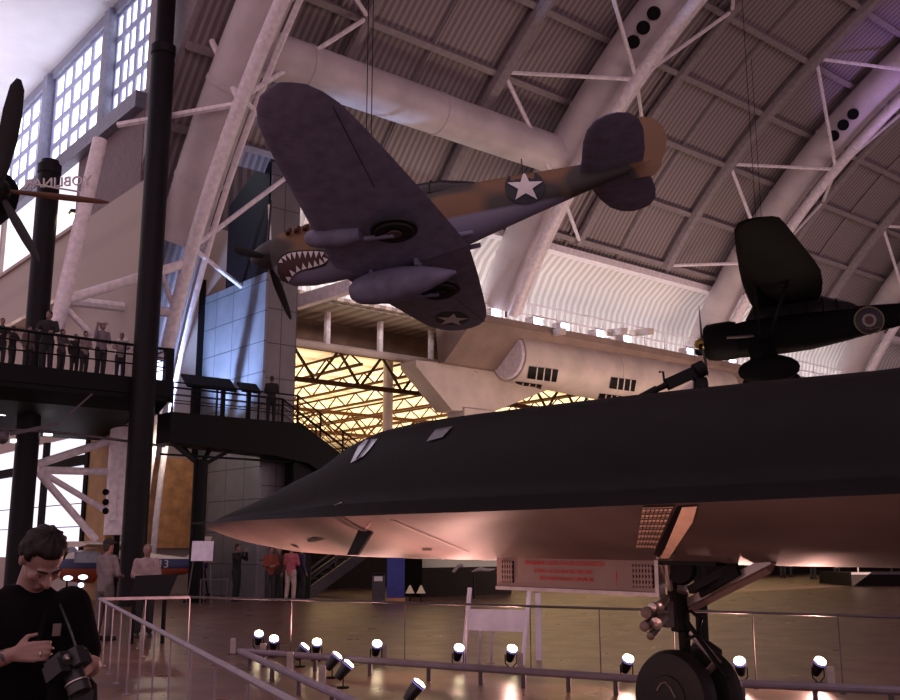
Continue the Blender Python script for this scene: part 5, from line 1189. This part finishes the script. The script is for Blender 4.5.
mb = MB(); mb.loft([ring(x, 1.15, h_, h_, h_, 16) for x, h_ in ((.4, .05), (1, .3), (3.5, .42), (6, .3), (6.6, .05))]); 
for v in mb.v: v.y += 2
tag(mb.build('dark_exhibit_body', M['lys'], None), 'dark rounded exhibit lying on the low platform at the right', 'exhibit').matrix_basis = t.matrix_basis.copy()
# small red white and blue aeroplane behind the reading man
P = at(137, 565, 34.0); P.z = 0
t = thing('light_aeroplane', 'small red white and blue high-wing aeroplane parked at the lower left', 'aircraft', P, ang+R_(6))
ST = [(-2.6, 1.05, .12, .15), (-2.4, 1.05, .32, .42), (-1.7, 1.08, .5, .55), (-.9, 1.1, .52, .55), (.2, 1.05, .4, .48), (1.4, 1.08, .27, .3), (2.3, 1.12, .14, .14)]
red, blu, wht = mat('aeroplane_red', (.35, .07, .03), .4), mat('aeroplane_blue', (.02, .03, .13), .4), mat('aeroplane_white', (.7, .62, .55), .4)
mm = mat('aeroplane_livery', (.5, .5, .5), .4); n, l, b = nodes_of(mm); tc = n.new('ShaderNodeTexCoord'); sx_ = n.new('ShaderNodeSeparateXYZ'); l.new(tc.outputs['Object'], sx_.inputs[0])
mr = n.new('ShaderNodeMapRange'); mr.inputs[1].default_value = .5; mr.inputs[2].default_value = 1.7; l.new(sx_.outputs[2], mr.inputs[0])
cr = n.new('ShaderNodeValToRGB'); cr.color_ramp.interpolation = 'CONSTANT'; e = cr.color_ramp.elements; e[0].color = (.35, .07, .03, 1); e[1].position = .42; e[1].color = (.02, .03, .13, 1); q = e.new(.68); q.color = (.7, .62, .55, 1)
l.new(mr.outputs[0], cr.inputs[0]); l.new(cr.outputs[0], b.inputs['Base Color'])
mb = MB().loft([[Vector((x, v.y, v.z)) for v in ring(x, zc, h_, h_, w_, 20)] for x, zc, w_, h_ in ST]); fo = mb.build('fuselage', mm, t, smooth=True)
mb = MB(); mb.loft([airfoil(-.55, -1.9, y, 1.78, .12) for y in (-4.6, -4.3, 0, 4.3, 4.6)]); mb.build('wing', wht, t, smooth=True)
mb = MB(); o_ = [[Vector((-v.x, v.z, z)) for v in airfoil(-le, -te, 0, 0, .09)] for z, le, te in ((1.2, 1.3, 2.2), (1.5, 1.75, 2.25), (2.05, 2.1, 2.4))]; mb.loft(o_); mb.build('tail_fin', wht, t)
mb = MB(); mb.loft([[Vector((-v.x, v.y, v.z)) for v in airfoil(-1.9, -2.5, y, 1.2, .08)] for y in (-1.2, 0, 1.2)]); mb.build('tailplane', red, t)
mb = MB(); mb.lohi((-1.9, -.53, 1.2), (-.9, -.50, 1.55)); mb.build('side_window', M['glass_sky'], t); mb = MB(); mb.bar((-2.2, 0, 1.35), (-1.95, 0, 1.6), .8, .03, up=(0, 1, 0)); mb.build('windscreen', M['glass_sky'], t)
for x, y in ((-1.6, -.8), (-1.6, .8)): 
    mb = MB(); mb.tube([(x, y*.4, .7), (x, y, .2)], .04, 6); mb.build('gear_leg', wht, t); mb = MB(); mb.lathe([(.05, -.07), (.2, -.07), (.2, .07), (.05, .07)], 16, (x, y, .2), (0, 1, 0)); mb.build('wheel', M['rubber'], t)
mb = MB(); mb.tube([(2.2, 0, 1.0), (2.35, 0, .12)], .03, 6); mb.build('tail_wheel_leg', M['dark'], t)
mb = MB(); mb.lathe([(.02, -.05), (.1, -.05), (.1, .05), (.02, .05)], 12, (2.35, 0, .1), (0, 1, 0)); mb.build('tail_wheel', M['rubber'], t)
mb = MB(); blade(mb, (-2.68, 0, 1.05), R_(70), .85, .12, fr=(-1, 0, 0)); blade(mb, (-2.68, 0, 1.05), R_(250), .85, .12, fr=(-1, 0, 0)); mb.build('propeller', M['dark'], t)
q = t.matrix_basis @ Vector((.62, -.60, 1.15)); xd = t.matrix_basis.to_3x3() @ Vector((1, 0, 0)); text('registration', 'N13', .36, wht, frame_mtx(q+xd*(.2), xd, t.matrix_basis.to_3x3() @ Vector((0, -1, 0))), t, .01)
for k, (px, py) in enumerate(((68, 578), (83, 577), (81, 585))):
    P2 = at(px, py, 26); t = thing('indicator_lamp', ['left bluish-white lamp of the three glowing behind the shoulder of the man', 'right bluish-white lamp of the three glowing behind the shoulder of the man', 'lowest and smallest lamp of the three glowing behind the shoulder of the man'][k], 'lamp', (P2.x, P2.y, 0))
    mb = MB(); mb.ell((0, 0, P2.z), (.12 if k < 2 else .07, .08, .06)); mb.build('lens', M['bluewin'], t); mb = MB(); mb.tube([(0, .05, 0), (0, .05, P2.z)], .025, 6); mb.build('stand', M['dark'], t)
# info panel read by the man at the left railing
P = at(151, 587, 18.6); t = thing('reading_panel', 'dark slanted reading panel in front of the man in pale shirt', 'panel', (P.x, P.y, 0), math.atan2(-FW.x, FW.y)+.0)
inv = t.matrix_basis.inverted(); pl = [inv@at(x, y, 18.6) for x, y in ((131, 576), (174, 574), (167, 599), (129, 600))]
pl[0].y += .25; pl[1].y += .25; mb = MB(); mb.prism(pl, (0, .05, 0)); mb.build('slanted_panel', M['dark'], t)
for x in (-.3, .25): mb = MB(); mb.lohi((x-.03, .0, 0), (x+.03, .06, pl[3].z+.1)); mb.build('leg', M['dark'], t)
# gun on a tall mount behind the jet's back
G0, G1 = at(640, 397, 17), at(699, 370, 17); ax = (G1-G0).normalized()
t = thing('mounted_gun', 'dark gun with long barrel on a tall mount poking up behind the jet', 'gun', (G1.x, G1.y, 0))
L = (G1-G0).length; Pg = lambda u, dz=0: G0+ax*L*u+Vector((0, 0, dz))
mb = MB(); mb.tube([Pg(0), Pg(.28), Pg(.3), Pg(.5)], [.05, .07, .05, .06], 10); mb.build('barrel', M['dark'], t, world=True)
mb = MB(); mb.bar(Pg(.45), Pg(.95), .16, .2); mb.lathe([(.05, -.1), (.14, -.08), (.14, .1), (.05, .12)], 14, Pg(1), ax); mb.build('breech', M['dark'], t, world=True)
mb = MB(); mb.tube([Pg(.42), Pg(.4, .25), Pg(.33, .28)], .02, 6); mb.build('sight', M['dark'], t, world=True)
mb = MB(); mb.bar(Pg(.5, -.28), Pg(1.0, -.18), .1, .1); mb.bar(Pg(.5, -.40), Pg(1.05, -.40), .12, .08); mb.build('recoil_rails', M['metal'], t, world=True)
mb = MB(); mb.lathe([(.1, -.12), (.2, -.1), (.2, .1), (.1, .12)], 14, Pg(1.0, -.32), RT); mb.build('elevation_wheel', M['dark'], t, world=True)
mb = MB(); c = Pg(.85, -.5); mb.tube([(c.x, c.y, 0), c], .1, 12); mb.lathe([(.3, 0), (.3, .06), (.1, .2)], 20, (c.x, c.y, 0)); mb.build('mount', M['dark'], t, world=True)
#LIGHTS
w = bpy.data.worlds.new('hall_ambient'); S.world = w; w.use_nodes = True
w.node_tree.nodes['Background'].inputs[0].default_value = (.69, .47, .53, 1); w.node_tree.nodes['Background'].inputs[1].default_value = 1.1
light('AREA', (42, 31.9, 11.7), 430, (1, .93, .93), (42, 33.6, 14.0), 40, .4, name='cove_light')
light('AREA', (24, 31.9, 11.7), 180, (1, .93, .93), (24, 33.6, 14.0), 8, .4, name='cove_light')
light('AREA', (45, 55, 5), 18500, (1, .77, .48), (45, 56, 12), 60, 30, name='far_hall_light')
light('SPOT', (13.7, 33.3, 6.4), 4200, (.38, .55, 1), (17, 32.6, 9.3), angle=88, blend=.6, name='blue_tower_light')
light('AREA', (3, 44, 17), 1300, (.9, .85, 1), (3, 44.2, 22), 14, 14, name='entrance_uplight')  # added fill to brighten the entrance ceiling, no fixture there
light('AREA', (38, 23, .6), 2600, (1, .72, .58), (38, 32, 9), 24, 4, name='ledge_uplight')  # added warm fill hidden behind the jet, brightens ledge and drum
light('POINT', (14.6, 32.6, 5.0), 60, (1, .8, .62), radius=.1, name='under_landing_light')  # added fill hidden by the landing, brightens the lower left walls
light('SPOT', (40, 5, 1), 9000, (.5, .28, 1), (44.5, 20.5, 25.5), angle=22, blend=1, name='purple_roof_light')  # added spot without a fixture, imitates a purple flare on the roof
for px, P in sp_pos:
    q = P+Vector((0, 0, .40)); light('SPOT', q, 270, (1, .50, .42), (SX-.9, q.y+(-.2 if px > 350 else .9), 1.8), angle=115, blend=1, radius=.06, name='floor_spot_light')
for x, y in ((5.4, 9.4), (5.0, 7.9), (4.7, 6.4), (4.4, 4.9), (4.2, 3.2)):
    light('SPOT', (x, y, .4), 50, (1, .50, .42), (SX-1.0, y, 1.9), angle=120, blend=1, radius=.06, name='floor_spot_light')  # added spots out of view, without fixtures, brighten the near belly side
